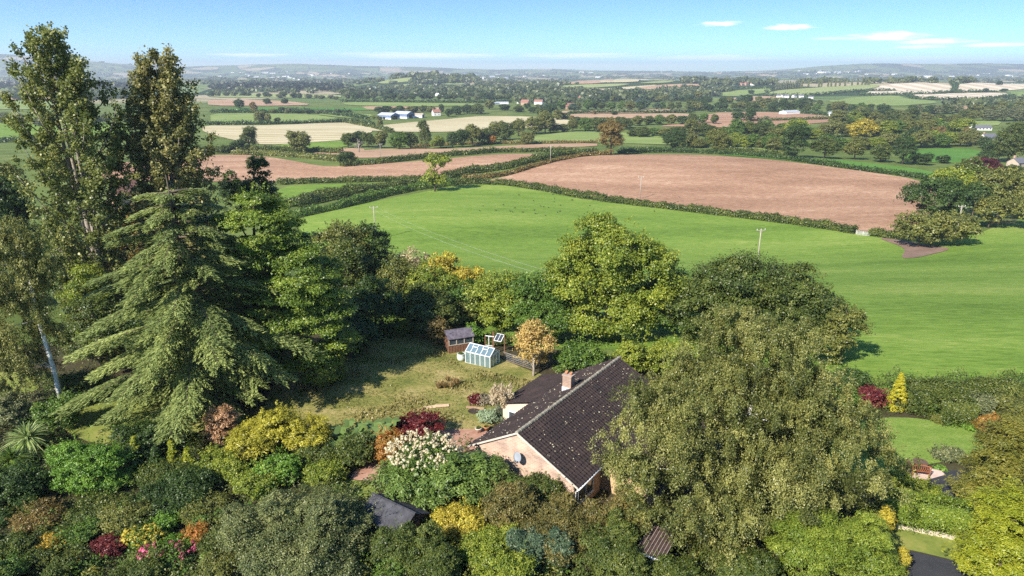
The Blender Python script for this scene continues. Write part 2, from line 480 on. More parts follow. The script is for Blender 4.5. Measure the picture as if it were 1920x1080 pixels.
# ------------------------------------------------------------------ sky, sun, haze
SUN_EL, SUN_AZ = R(37), R(-138)         # azimuth of the sun clockwise from +Y (view direction): left, a little behind
w = bpy.data.worlds.new("World"); S.world = w; w.use_nodes = True
nt = w.node_tree; nt.nodes.clear(); N = nt.nodes; Lk = nt.links
out = N.new('ShaderNodeOutputWorld'); bg = N.new('ShaderNodeBackground'); bg.inputs[1].default_value = 0.11
sky = N.new('ShaderNodeTexSky'); sky.sky_type = 'NISHITA'; sky.sun_disc = False
sky.sun_elevation = SUN_EL; sky.sun_rotation = SUN_AZ
sky.air_density = 1.0; sky.dust_density = 0.3; sky.ozone_density = 1.6; sky.altitude = 100
tc = N.new('ShaderNodeTexCoord')
skm = N.new('ShaderNodeMapping'); skm.inputs['Scale'].default_value = (1, 1, 2.5); skm.inputs['Location'].default_value = (0, 0, .02)
skn = N.new('ShaderNodeVectorMath'); skn.operation = 'NORMALIZE'
Lk.new(tc.outputs['Generated'], skm.inputs[0]); Lk.new(skm.outputs[0], skn.inputs[0]); Lk.new(skn.outputs[0], sky.inputs[0])
def cloud_layer(az, el, wa, we, amt, scale, seed):
    """soft streak of cloud round one bearing and elevation in degrees"""
    sx = N.new('ShaderNodeSeparateXYZ'); Lk.new(tc.outputs['Generated'], sx.inputs[0])
    a = N.new('ShaderNodeMath'); a.operation = 'ARCTAN2'; Lk.new(sx.outputs[0], a.inputs[0]); Lk.new(sx.outputs[1], a.inputs[1])
    e = N.new('ShaderNodeMath'); e.operation = 'ARCSINE'; Lk.new(sx.outputs[2], e.inputs[0])
    cb = N.new('ShaderNodeCombineXYZ')
    for k, (src, c, wd) in enumerate(((a, az, wa), (e, el, we))):
        m = N.new('ShaderNodeMath'); m.operation = 'SUBTRACT'; m.inputs[1].default_value = R(c); Lk.new(src.outputs[0], m.inputs[0])
        q = N.new('ShaderNodeMath'); q.operation = 'DIVIDE'; q.inputs[1].default_value = R(wd); Lk.new(m.outputs[0], q.inputs[0])
        Lk.new(q.outputs[0], cb.inputs[k])
    ln = N.new('ShaderNodeVectorMath'); ln.operation = 'LENGTH'; Lk.new(cb.outputs[0], ln.inputs[0])
    mp = N.new('ShaderNodeMapping'); mp.inputs['Location'].default_value = (seed, seed * .7, 0); mp.inputs['Scale'].default_value = (scale, scale * .9, 1)
    Lk.new(cb.outputs[0], mp.inputs[0])
    no = N.new('ShaderNodeTexNoise'); no.inputs['Scale'].default_value = 1; no.inputs['Detail'].default_value = 7; no.inputs['Roughness'].default_value = .55
    no.inputs['Distortion'].default_value = .3
    Lk.new(mp.outputs[0], no.inputs['Vector'])
    s = N.new('ShaderNodeMath'); s.operation = 'MULTIPLY_ADD'; s.inputs[1].default_value = 1.5; Lk.new(no.outputs['Fac'], s.inputs[0]); s.inputs[2].default_value = .1
    s2 = N.new('ShaderNodeMath'); s2.operation = 'SUBTRACT'; Lk.new(s.outputs[0], s2.inputs[0]); Lk.new(ln.outputs['Value'], s2.inputs[1])
    mr = N.new('ShaderNodeMapRange'); mr.interpolation_type = 'SMOOTHSTEP'; mr.inputs['From Min'].default_value = -.15; mr.inputs['From Max'].default_value = .65; mr.inputs['To Max'].default_value = amt
    Lk.new(s2.outputs[0], mr.inputs['Value'])
    return mr.outputs[0]
def dirpx(px, py):
    r = ray(px, py); return math.degrees(math.atan2(r[0], r[1])), math.degrees(math.asin(r[2] / np.linalg.norm(r)))
acc = None
CL = [(1350, 44, 48, 6, .85, 1.6, 1), (1480, 51, 62, 7, .95, 1.7, 4), (1660, 68, 95, 10, 1.0, 1.5, 9), (1750, 78, 90, 7, .95, 1.6, 13),
      (1870, 84, 95, 6, .75, 1.7, 21), (1725, 88, 60, 5, .6, 1.8, 27), (1560, 72, 60, 4, .35, 2, 30),
      (780, 104, 190, 9, .55, 2.2, 33), (1080, 104, 150, 7, .45, 2.2, 41), (1330, 109, 170, 8, .45, 2.4, 47), (470, 103, 90, 5, .5, 2.2, 53),
      (1080, 124, 600, 8, .35, 2.6, 61), (1700, 112, 300, 10, .3, 2.6, 67), (600, 120, 420, 8, .3, 2.6, 71)]
for px, py, wx, wy, amt, sc_, seed in CL:
    az, el = dirpx(px, py); az2, _ = dirpx(px + wx, py); _, el2 = dirpx(px, py - wy)
    o_ = cloud_layer(az, el, abs(az2 - az), abs(el2 - el), amt, sc_, seed)
    if acc is None: acc = o_
    else:
        mx = N.new('ShaderNodeMath'); mx.operation = 'MAXIMUM'; Lk.new(acc, mx.inputs[0]); Lk.new(o_, mx.inputs[1]); acc = mx.outputs[0]
st = N.new('ShaderNodeMix'); st.data_type = 'RGBA'; st.blend_type = 'MULTIPLY'; st.inputs[0].default_value = 1
Lk.new(sky.outputs[0], st.inputs[6]); st.inputs[7].default_value = (.62, .89, 1.06, 1)
cm = N.new('ShaderNodeMix'); cm.data_type = 'RGBA'
Lk.new(acc, cm.inputs[0]); Lk.new(st.outputs[2], cm.inputs[6]); cm.inputs[7].default_value = (8.6, 8.5, 8.5, 1)
Lk.new(cm.outputs[2], bg.inputs[0]); Lk.new(bg.outputs[0], out.inputs[0])

sl = bpy.data.lights.new("sun", 'SUN'); sl.energy = 4.8; sl.angle = R(.5); sl.color = (1, .93, .82)
so = bpy.data.objects.new("sun", sl); COL.objects.link(so)
sd = Vector((math.sin(SUN_AZ) * math.cos(SUN_EL), math.cos(SUN_AZ) * math.cos(SUN_EL), math.sin(SUN_EL)))
so.rotation_euler = (-sd).to_track_quat('-Z', 'Y').to_euler(); so.location = sd * 300

S.view_settings.view_transform = 'Standard'; S.view_settings.look = 'None'
S.view_settings.exposure = 0.98; S.view_settings.gamma = 1; S.view_settings.use_curve_mapping = False
S.render.engine = 'CYCLES'
cy = S.cycles
DENOISE = False
cy.max_bounces = 5; cy.diffuse_bounces = 2; cy.glossy_bounces = 2; cy.transmission_bounces = 4; cy.transparent_max_bounces = 6; cy.volume_bounces = 0
cy.use_denoising = DENOISE; cy.denoiser = 'OPENIMAGEDENOISE'; cy.denoising_input_passes = 'RGB_ALBEDO_NORMAL'
cy.caustics_reflective = False; cy.caustics_refractive = False
cy.sample_clamp_indirect = 1.5; cy.use_adaptive_sampling = True; cy.adaptive_threshold = 0.02

def haze():
    m, nt, N, L = new_mat('haze')
    o = N.new('ShaderNodeOutputMaterial'); v = N.new('ShaderNodeVolumePrincipled')
    v.inputs['Color'].default_value = (.76, .86, .98, 1); v.inputs['Density'].default_value = HAZE_D
    v.inputs['Anisotropy'].default_value = 0.1
    L.new(v.outputs[0], o.inputs['Volume'])
    b = Boxes(); b.box(-16000, -120, -60, 16000, 14600, 215)
    ob = link('haze', b.mesh('haze'), m)
    tag(ob, 'pale blue haze that fades the far hills and woods', 'haze', kind='stuff')
HAZE_D = 1.25e-4
haze()

# ------------------------------------------------------------------ ground sheet
def far_ground():
    m, nt, N, L = new_mat('countryside')
    out = N.new('ShaderNodeOutputMaterial'); b = N.new('ShaderNodeBsdfPrincipled'); b.inputs['Roughness'].default_value = .95
    b.inputs['Specular IOR Level'].default_value = .05
    tc = N.new('ShaderNodeTexCoord')
    mp = N.new('ShaderNodeMapping'); mp.inputs['Rotation'].default_value = (0, 0, .35); mp.inputs['Scale'].default_value = (1 / 260, 1 / 330, 1)
    L.new(tc.outputs['Object'], mp.inputs[0])
    vo = N.new('ShaderNodeTexVoronoi'); vo.voronoi_dimensions = '2D'; vo.inputs['Scale'].default_value = 1; vo.inputs['Randomness'].default_value = .85
    L.new(mp.outputs[0], vo.inputs['Vector'])
    sp = N.new('ShaderNodeSeparateColor'); L.new(vo.outputs['Color'], sp.inputs[0])
    r = ramp(N, [(0, (.035, .06, .02)), (.22, (.11, .16, .05)), (.40, (.16, .21, .07)), (.55, (.36, .31, .20)), (.68, (.045, .06, .028)), (.8, (.15, .20, .07)), (.92, (.42, .33, .20))])
    r.color_ramp.interpolation = 'CONSTANT'
    L.new(sp.outputs[0], r.inputs[0])
    ve = N.new('ShaderNodeTexVoronoi'); ve.voronoi_dimensions = '2D'; ve.feature = 'DISTANCE_TO_EDGE'; ve.inputs['Scale'].default_value = 1; ve.inputs['Randomness'].default_value = .85
    L.new(mp.outputs[0], ve.inputs['Vector'])
    lt = N.new('ShaderNodeMath'); lt.operation = 'LESS_THAN'; lt.inputs[1].default_value = .03; L.new(ve.outputs['Distance'], lt.inputs[0])
    mx = N.new('ShaderNodeMix'); mx.data_type = 'RGBA'; L.new(lt.outputs[0], mx.inputs[0]); L.new(r.outputs[0], mx.inputs[6]); mx.inputs[7].default_value = (.03, .05, .02, 1)
    # rough grass within a few hundred metres of the garden, enclosed fields beyond
    le = N.new('ShaderNodeVectorMath'); le.operation = 'LENGTH'; L.new(tc.outputs['Object'], le.inputs[0])
    mr = N.new('ShaderNodeMapRange'); mr.inputs['From Min'].default_value = 1150; mr.inputs['From Max'].default_value = 1400; L.new(le.outputs['Value'], mr.inputs['Value'])
    n1 = N.new('ShaderNodeTexNoise'); n1.inputs['Scale'].default_value = .04; n1.inputs['Detail'].default_value = 9; n1.inputs['Roughness'].default_value = .7
    L.new(tc.outputs['Object'], n1.inputs['Vector'])
    r2 = ramp(N, [(.3, (.06, .09, .022)), (.5, (.115, .155, .04)), (.7, (.18, .20, .07))]); L.new(n1.outputs['Fac'], r2.inputs[0])
    m2 = N.new('ShaderNodeMix'); m2.data_type = 'RGBA'; L.new(mr.outputs[0], m2.inputs[0]); L.new(r2.outputs[0], m2.inputs[6]); L.new(mx.outputs[2], m2.inputs[7])
    L.new(m2.outputs[2], b.inputs['Base Color']); L.new(b.outputs[0], out.inputs[0])
    return m

ys = np.concatenate([[-60, -30, -10], np.geomspace(20, 14500, 420) - 8])
us = np.linspace(-1.25, 1.25, 190)
YY, UU = np.meshgrid(ys, us, indexing='ij'); XX = UU * (YY + 110)
ZZ = hgt(XX, YY)
nv, nu = YY.shape
vv = np.stack([XX, YY, ZZ], -1).reshape(-1, 3)
ii = np.arange(nv * nu).reshape(nv, nu)
ff = np.stack([ii[:-1, :-1], ii[:-1, 1:], ii[1:, 1:], ii[1:, :-1]], -1).reshape(-1, 4)
gm = bpy.data.meshes.new('ground')
gm.vertices.add(len(vv)); gm.vertices.foreach_set('co', vv.astype(np.float32).ravel())
gm.loops.add(ff.size); gm.loops.foreach_set('vertex_index', ff.astype(np.int32).ravel())
gm.polygons.add(len(ff)); gm.polygons.foreach_set('loop_start', np.arange(0, ff.size, 4, dtype=np.int32))
gm.update(calc_edges=True); gm.polygons.foreach_set('use_smooth', [True] * len(ff))
tag(link('ground', gm, far_ground()), kind='structure')

# ------------------------------------------------------------------ draped sheets
def smooth_closed(pts, it=1):
    for _ in range(it):
        q = []
        for i, p in enumerate(pts):
            n = pts[(i + 1) % len(pts)]; q += [(p[0] * .8 + n[0] * .2, p[1] * .8 + n[1] * .2), (p[0] * .2 + n[0] * .8, p[1] * .2 + n[1] * .8)]
        pts = q
    return pts

def inside(poly, x, y):
    c = np.zeros(np.shape(x), bool); n = len(poly); j = n - 1
    for i in range(n):
        xi, yi = poly[i]; xj, yj = poly[j]
        c ^= ((yi > y) != (yj > y)) & (x < (xj - xi) * (y - yi) / (yj - yi + 1e-12) + xi)
        j = i
    return c

def drape_world(name, poly, mat, lift, s, kind='structure', label=None):
    """flat sheet that follows the ground inside a world xy outline"""
    P = [Vector(p) for p in poly]; b = []
    for i, p in enumerate(P):
        q = P[(i + 1) % len(P)]; n = max(1, int((q - p).length / s))
        b += [p.lerp(q, k / n) for k in range(n)]
    xs = [p.x for p in b]; yy = [p.y for p in b]
    gx, gy = np.meshgrid(np.arange(min(xs), max(xs), s), np.arange(min(yy), max(yy), s))
    gx = gx.ravel() + rng.uniform(-.15, .15, gx.size) * s; gy = gy.ravel()
    ins = inside([(p.x, p.y) for p in b], gx, gy)
    pts = b + [Vector((x, y)) for x, y in zip(gx[ins], gy[ins])]
    edges = [(i, (i + 1) % len(b)) for i in range(len(b))]
    v, e, f, *_ = geometry.delaunay_2d_cdt(pts, edges, [], 1, 1e-4)
    x = np.array([p.x for p in v]); y = np.array([p.y for p in v])
    z = hgt(x, y) + lift
    me = bpy.data.meshes.new(name); me.from_pydata(list(zip(x, y, z)), [], f); me.update()
    bm = bmesh.new(); bm.from_mesh(me); bmesh.ops.recalc_face_normals(bm, faces=bm.faces)
    if sum(fc.normal.z for fc in bm.faces) < 0: bmesh.ops.reverse_faces(bm, faces=bm.faces)
    bm.to_mesh(me); bm.free()
    me.polygons.foreach_set('use_smooth', [True] * len(me.polygons))
    return tag(link(name, me, mat), label, 'ground' if label else None, kind=kind)

FIELDS_PX = []
def field(name, pts, mat, lift=None, s=None, smooth=1, near=False):
    FIELDS_PX.append(pts)
    P = smooth_closed(pts, smooth) if smooth else pts
    wp = [G(*p) for p in P]; d = sum(p.y for p in wp) / len(wp)
    ext = max(max(p.x for p in wp) - min(p.x for p in wp), max(p.y for p in wp) - min(p.y for p in wp))
    if s is None: s = max(2.0, min(ext / 22, d * .02))
    if lift is None: lift = .02 + .0006 * d
    return drape_world(name, [(p.x, p.y) for p in wp], mat, lift, s)

GRASS = field_mat('pasture_grass', [(.37, (.085, .15, .022)), (.47, (.14, .225, .034)), (.54, (.18, .265, .046)), (.63, (.27, .32, .08))], .03, (.5, 2.2, 1), .22, .75, fine_amt=.55, bump=.6)
GRASS2 = field_mat('meadow_grass', [(.32, (.14, .20, .05)), (.5, (.20, .26, .075)), (.68, (.27, .31, .11))], .02, (1, 2, 1), .2, .5)
GRASS3 = field_mat('pale_grass', [(.32, (.20, .25, .08)), (.5, (.26, .30, .11)), (.68, (.33, .34, .15))], .02, (1, 2, 1), .2, .5)
GRASS4 = field_mat('lush_and_shaded_grass', [(.32, (.05, .13, .02)), (.5, (.085, .19, .03)), (.68, (.13, .23, .05))], .03, (1, 2, 1), .2, .6)  # deepest green; on the right-hand strip and hollow it carries painted shade
SOIL = field_mat('ploughed_soil', [(.37, (.20, .108, .066)), (.46, (.31, .178, .11)), (.54, (.40, .24, .152)), (.63, (.56, .38, .26))], .03, (.55, 2.0, 1), .5, .8, fine_amt=.62, bump=.7)
SOIL2 = field_mat('drilled_soil', [(.28, (.28, .17, .105)), (.5, (.40, .26, .165)), (.75, (.52, .38, .25))], .02, (1, 1.5, 1), -.3, .6, fine_amt=.45)
STUB = field_mat('stubble', [(.30, (.36, .31, .17)), (.5, (.47, .40, .24)), (.70, (.58, .51, .34))], .012, (1, 1.5, 1), .1, .4, stripe=(R(80), 17, .30), fine_amt=.3)
STUB2 = field_mat('pale_stubble', [(.30, (.46, .38, .27)), (.5, (.55, .46, .34)), (.70, (.64, .56, .43))], .012, (1, 1.5, 1), .1, .3, stripe=(R(8), 46, .40), fine_amt=.25)

# near pasture that wraps round the garden
field('pasture', [(560, 410), (640, 392), (740, 370), (850, 348), (930, 345), (1020, 359), (1100, 374), (1200, 386), (1300, 396), (1400, 410), (1500, 423), (1605, 439),
                  (1700, 452), (1830, 440), (1925, 408), (2080, 395), (2090, 560), (2060, 752), (1700, 752), (1560, 735), (1400, 690), (1250, 660), (1000, 650), (800, 640), (650, 600), (560, 520)], GRASS, .03, 3.0, 0)
field('ploughed_field', [(905, 341), (960, 329), (1020, 308), (1075, 296), (1140, 291), (1300, 290), (1450, 300), (1600, 319), (1722, 337), (1760, 360), (1740, 410), (1690, 440), (1605, 433), (1500, 417), (1400, 404), (1280, 390), (1200, 380), (1100, 368), (1020, 353)], SOIL, s=4)
field('ploughed_field', [(190, 312), (240, 304), (300, 299), (400, 291), (470, 291), (520, 297), (600, 312), (640, 313), (740, 306), (827, 299), (940, 289), (1033, 289), (1005, 297), (900, 317), (845, 329), (787, 333), (640, 337), (520, 341), (380, 341), (190, 340)], SOIL, s=5)
field('field', [(520, 350), (640, 345), (735, 344), (690, 357), (600, 378), (560, 386), (520, 384)], GRASS)
field('field', [(655, 284), (740, 279), (840, 280), (900, 277), (1000, 271), (1120, 269), (1120, 275), (1000, 278), (920, 282), (830, 289), (740, 296), (660, 297)], SOIL2)
field('field', [(930, 270), (1000, 256), (1060, 248), (1120, 247), (1230, 253), (1335, 266), (1310, 273), (1115, 268), (1000, 270)], GRASS2)
field('field', [(380, 236), (460, 236), (520, 235), (640, 230), (690, 233), (700, 250), (660, 262), (580, 268), (500, 273), (440, 264), (380, 248)], STUB)
field('field', [(470, 282), (520, 272), (580, 268), (660, 263), (650, 277), (560, 281)], GRASS)
field('field', [(585, 287), (650, 278), (690, 280), (660, 290), (600, 292)], SOIL2)
field('field', [(655, 243), (700, 237), (780, 229), (860, 222), (900, 218), (1000, 219), (1080, 227), (1060, 240), (1000, 241), (900, 244), (840, 248), (790, 248), (720, 247)], STUB)
field('field', [(395, 213), (470, 213), (580, 214), (640, 223), (600, 230), (520, 232), (395, 231)], GRASS2)
field('field', [(585, 214), (660, 213), (700, 215), (690, 222), (650, 222)], GRASS2)
field('field', [(390, 188), (440, 187), (540, 190), (590, 197), (520, 199), (390, 199)], SOIL2)
field('field', [(430, 203), (520, 202), (640, 203), (700, 203), (700, 208), (500, 210), (430, 209)], GRASS4)
field('field', [(390, 176), (480, 176), (640, 179), (640, 184), (500, 184), (390, 183)], GRASS3)
field('field', [(640, 186), (760, 187), (960, 189), (960, 192), (760, 192), (640, 189)], GRASS2)
field('field', [(640, 192), (760, 193), (900, 195), (900, 199), (760, 200), (650, 198)], GRASS2)
field('field', [(676, 200), (760, 200), (830, 202), (828, 206), (760, 208), (690, 206)], SOIL2)
field('field', [(1040, 209), (1150, 207), (1240, 205), (1300, 207), (1290, 211), (1180, 213), (1060, 213)], SOIL2)
field('field', [(1065, 214), (1180, 214), (1290, 213), (1300, 219), (1200, 223), (1070, 221)], SOIL2)
field('field', [(1225, 238), (1320, 228), (1330, 212), (1420, 210), (1500, 213), (1580, 221), (1580, 228), (1500, 234), (1440, 239), (1390, 241), (1300, 238)], SOIL)
field('field', [(1345, 287), (1450, 296), (1560, 299), (1700, 314), (1760, 325), (1742, 334), (1600, 317), (1450, 298), (1350, 291)], GRASS4)
field('field', [(1690, 300), (1715, 281), (1770, 278), (1835, 280), (1850, 300), (1780, 308)], GRASS4)  # shade of the hollow is put into the grass colour
field('field', [(1270, 268), (1320, 267), (1430, 277), (1480, 282), (1430, 284), (1330, 278)], GRASS2)
field('field', [(1365, 186), (1400, 181), (1450, 181), (1510, 188), (1480, 193), (1420, 193)], SOIL2)
field('field', [(1335, 178), (1370, 171), (1440, 166), (1450, 170), (1430, 176), (1370, 182)], GRASS2)
field('field', [(1430, 178), (1455, 170), (1540, 164), (1645, 158), (1650, 163), (1600, 172), (1530, 178), (1470, 181)], GRASS3)
field('field', [(1615, 179), (1660, 157), (1780, 157), (1795, 174), (1700, 178)], STUB2)
field('field', [(1790, 157), (1925, 156), (1925, 168), (1850, 172), (1798, 173)], STUB2)
field('field', [(1690, 179), (1800, 175), (1885, 174), (1895, 181), (1840, 186), (1720, 186)], STUB2)
field('field', [(1545, 190), (1600, 183), (1680, 179), (1700, 186), (1750, 189), (1760, 194), (1680, 200), (1600, 197)], GRASS2)
field('field', [(1745, 203), (1800, 199), (1832, 199), (1830, 204), (1770, 208)], SOIL2)
field('field', [(1795, 229), (1830, 225), (1880, 228), (1870, 237), (1810, 237)], GRASS2)
field('field', [(1890, 175), (1925, 173), (1925, 181), (1900, 182)], GRASS2)
field('field', [(-20, 190), (60, 189), (140, 190), (140, 204), (60, 206), (-20, 205)], GRASS2)
field('field', [(-20, 232), (60, 230), (240, 230), (245, 260), (100, 262), (-20, 266)], GRASS)
field('field', [(-20, 181), (60, 180), (140, 180), (140, 186), (-20, 188)], SOIL2)
# hillside patches further out
field('field', [(1090, 152), (1150, 148), (1150, 154), (1110, 158), (1030, 159)], SOIL2)
field('field', [(1115, 156), (1160, 148), (1225, 149), (1190, 155)], STUB)
field('field', [(1040, 163), (1090, 159), (1190, 157), (1150, 163), (1060, 167)], GRASS3)
field('field', [(1120, 168), (1180, 163), (1240, 159), (1200, 166), (1140, 170)], STUB)
field('field', [(1190, 165), (1260, 158), (1340, 158), (1300, 163), (1220, 169)], SOIL2)
field('field', [(1190, 157), (1240, 152), (1270, 152), (1250, 156)], GRASS3)
field('field', [(705, 155), (760, 146), (800, 145), (780, 152), (720, 158)], GRASS3)
field('field', [(782, 154), (800, 148), (830, 152), (812, 156)], GRASS3)
field('field', [(740, 160), (790, 157), (790, 161), (745, 162)], GRASS3)
field('field', [(825, 156), (875, 156), (870, 160), (830, 159)], GRASS2)

# ------------------------------------------------------------------ hedges
def hedge(label, pts, height, width, pal, kind=None, name='hedge', leaf=1.5, world=False, K=2.6, group=None, rough=.3, wob=.5, top_flat=False, cat='hedge'):
    wp = [Vector((p[0], p[1], 0)) for p in pts] if world else [G(*p) for p in pts]
    if not world: height *= .8; width *= .8
    # resample smoothly
    P = [Vector((p.x, p.y)) for p in wp]; q = []
    for i in range(len(P) - 1):
        p0, p1, p2, p3 = P[max(i - 1, 0)], P[i], P[i + 1], P[min(i + 2, len(P) - 1)]
        for k in range(8):
            t = k / 8
            q.append(.5 * ((2 * p1) + (p2 - p0) * t + (2 * p0 - 5 * p1 + 4 * p2 - p3) * t * t + (3 * p1 - p0 - 3 * p2 + p3) * t ** 3))
    q.append(P[-1]); q = np.array(q)
    seg = np.linalg.norm(np.diff(q, axis=0), axis=1); cum = np.concatenate([[0], np.cumsum(seg)]); tot = cum[-1]
    dist = float(np.mean(np.hypot(q[:, 0], q[:, 1])))
    L = max(.10, dist * PX * leaf)
    n = int(K * tot * (2 * height + width) / (L * L * .42)); n = min(n, 90000)
    s = rng.random(n) * tot
    x = np.interp(s, cum, q[:, 0]); y = np.interp(s, cum, q[:, 1])
    tx = np.interp(s + .5, cum, q[:, 0]) - np.interp(s - .5, cum, q[:, 0]); ty = np.interp(s + .5, cum, q[:, 1]) - np.interp(s - .5, cum, q[:, 1])
    T = nrm(np.stack([tx, ty], 1)); side = np.stack([T[:, 1], -T[:, 0]], 1)
    ph = rng.uniform(0, 6.28, 9); lam = np.array([1.1, 1.9, 3.1, 4.7, 7, 11, 17, 29, 43]) * max(1, height / 2)
    wv = sum(np.sin(s / l * 2.2 + p) for l, p in zip(lam, ph)) / 4.2
    wv2 = sum(np.sin(s / l * 1.7 + p * 2.1) for l, p in zip(lam, ph)) / 4.2
    hh = height * (1 + rough * wv); ww = width * (1 + rough * .6 * wv2)
    a = rng.random(n) * np.pi
    e = .35 if top_flat else .6
    off = np.sign(np.cos(a)) * np.abs(np.cos(a)) ** e * ww / 2; up = np.sin(a) ** e * hh
    rr = rng.uniform(.86, 1.04, n)
    jx = rng.normal(size=(n, 3)) * L * wob
    cx = x + side[:, 0] * off * rr; cyy = y + side[:, 1] * off * rr
    z = hgt(cx, cyy) + up * rr
    O = np.array([q[0][0], q[0][1], float(hgt(*q[0]))])
    Pp = np.stack([cx, cyy, z], 1) + jx - O
    Nn = np.stack([side[:, 0] * np.cos(a), side[:, 1] * np.cos(a), np.sin(a)], 1) * .8 + unit(n) * .7
    cl = .5 + .5 * np.sin(s / (1.3 * height) + a * 1.5 + ph[0]) * np.sin(s / (3.1 * height) + ph[1])
    V = leaf_quads(Pp, Nn, L * rng.uniform(.6, 1.3, n), .66)
    o = link(name, quads_mesh(name, V, .4 * cl + .6 * rng.random(n)), FM[pal], None, O)
    return tag(o, label, cat, group, kind)

hedge('long dark hedge between the green pasture and the big ploughed field', [(852, 345), (905, 345), (960, 348), (1020, 358), (1100, 373), (1200, 385), (1280, 395), (1400, 409), (1500, 422), (1605, 438)], 2.6, 3.6, 'oak', rough=.35)
hedge('short stub of hedge to the right of the field gate', [(1632, 441), (1660, 445), (1690, 449)], 2.4, 3.5, 'oak')
hedge('upper hedge of the sunken lane curving up to the tall hedgerow tree', [(835, 334), (880, 325), (940, 316), (990, 305), (1033, 295), (1075, 289), (1120, 287)], 2.8, 6.5, 'oak')
hedge('lower hedge of the curving lane along the ploughed field corner', [(868, 338), (915, 334), (960, 326), (1010, 311), (1060, 299), (1100, 293), (1140, 291)], 1.8, 2.6, 'brown')
hedge('low hedge on top of the left ploughed field below the tan strip', [(640, 313), (700, 308), (760, 301), (827, 294), (880, 290), (940, 286), (1033, 285), (1085, 285)], 2.6, 4.5, 'oak')
hedge('broad overgrown hedge above the near corner of the pasture', [(545, 391), (600, 377), (660, 365), (735, 352), (800, 344), (840, 341)], 3.4, 9, 'oak', rough=.4)
hedge('outer hedge bordering the near left corner of the pasture', [(550, 408), (600, 398), (660, 384), (720, 368), (780, 356), (850, 347)], 2.8, 4.5, 'mid', rough=.4)
hedge('grassy hedge between the left ploughed field and small green paddock', [(520, 346), (580, 343), (640, 341), (700, 340), (790, 338), (838, 336)], 2.2, 5, 'oak')
hedge('shaded hedge along the back edge of the big ploughed field', [(1160, 288), (1240, 286), (1300, 287), (1380, 291), (1450, 297), (1520, 306), (1600, 318), (1680, 328), (1740, 337)], 2.2, 4, 'dark')
hedge('thin hedge behind the shaded green strip on the right', [(1345, 283), (1400, 285), (1450, 289), (1490, 293)], 2.2, 4, 'oak')
hedge('wide rough hedge left of the tan strip behind the dead tree', [(440, 290), (500, 291), (570, 295), (640, 302), (665, 303)], 2.6, 9, 'olive')
hedge('dark hedge below the bright green sliver under the round oak', [(380, 286), (440, 284), (500, 284), (560, 284), (640, 288)], 3.2, 5, 'oak')
hedge('dark hedge between the pale stubble and bright green field', [(385, 234), (460, 234), (520, 233), (600, 231), (650, 229), (700, 234)], 3, 6, 'dark')
hedge('hedge slanting down from the barns between two stubble fields', [(640, 228), (670, 234), (700, 240), (735, 249)], 3, 6, 'oak')
hedge('thin brown hedge along the near side of the small pale green field', [(770, 277), (850, 272), (920, 270), (1000, 269), (1120, 268)], 1.5, 3, 'brown')
hedge('hedge under the shaded verge right of the tall hedgerow tree', [(1165, 280), (1240, 283), (1300, 284)], 1.8, 4, 'dark')
hedge('hedge splitting the tan field below the pair of round oaks', [(1395, 228), (1450, 227), (1520, 225), (1580, 224)], 2.6, 4, 'oak')
hedge('hedge behind the tan field on the right valley side', [(1330, 210), (1400, 209), (1480, 211), (1580, 219)], 3, 5, 'dark')
hedge('dark hedge above the pink fields at the centre', [(1065, 213), (1150, 212), (1240, 212), (1300, 211)], 3, 6, 'dark')
hedge('hedge between bright green field and the track on the left', [(395, 212), (470, 212), (580, 212), (660, 211)], 3.4, 6, 'dark')
hedge('hedge dividing two strips of green left of the barns', [(540, 207), (600, 213), (650, 219), (690, 224)], 3.4, 6, 'dark')
hedge('field hedge behind the poplars at the left edge', [(-20, 268), (60, 265), (140, 262), (245, 262)], 3, 6, 'dark')
hedge('dark hedge dividing the far pale green strips', [(640, 191), (760, 192), (900, 193), (960, 192)], 4, 7, 'dark')
hedge('line of dark hedge under the pale stubble hillside on the right', [(1610, 180), (1690, 179), (1720, 187), (1760, 188), (1850, 187), (1900, 182)], 4, 7, 'dark')
hedge('diagonal dark hedge crossing the right stubble hillside', [(1785, 157), (1792, 165), (1788, 170), (1800, 175)], 4, 8, 'dark')
hedge('hedge across the lower half of the stubble hillside', [(1690, 178), (1750, 177), (1800, 174), (1870, 173)], 4, 7, 'dark')
hedge('hedge on the slope below the row of poplars', [(1430, 180), (1520, 180), (1600, 173), (1680, 171)], 4, 8, 'dark')
hedge('hedge running along the brow left of the poplar row', [(1285, 169), (1340, 166), (1400, 166), (1450, 167)], 4, 8, 'dark')

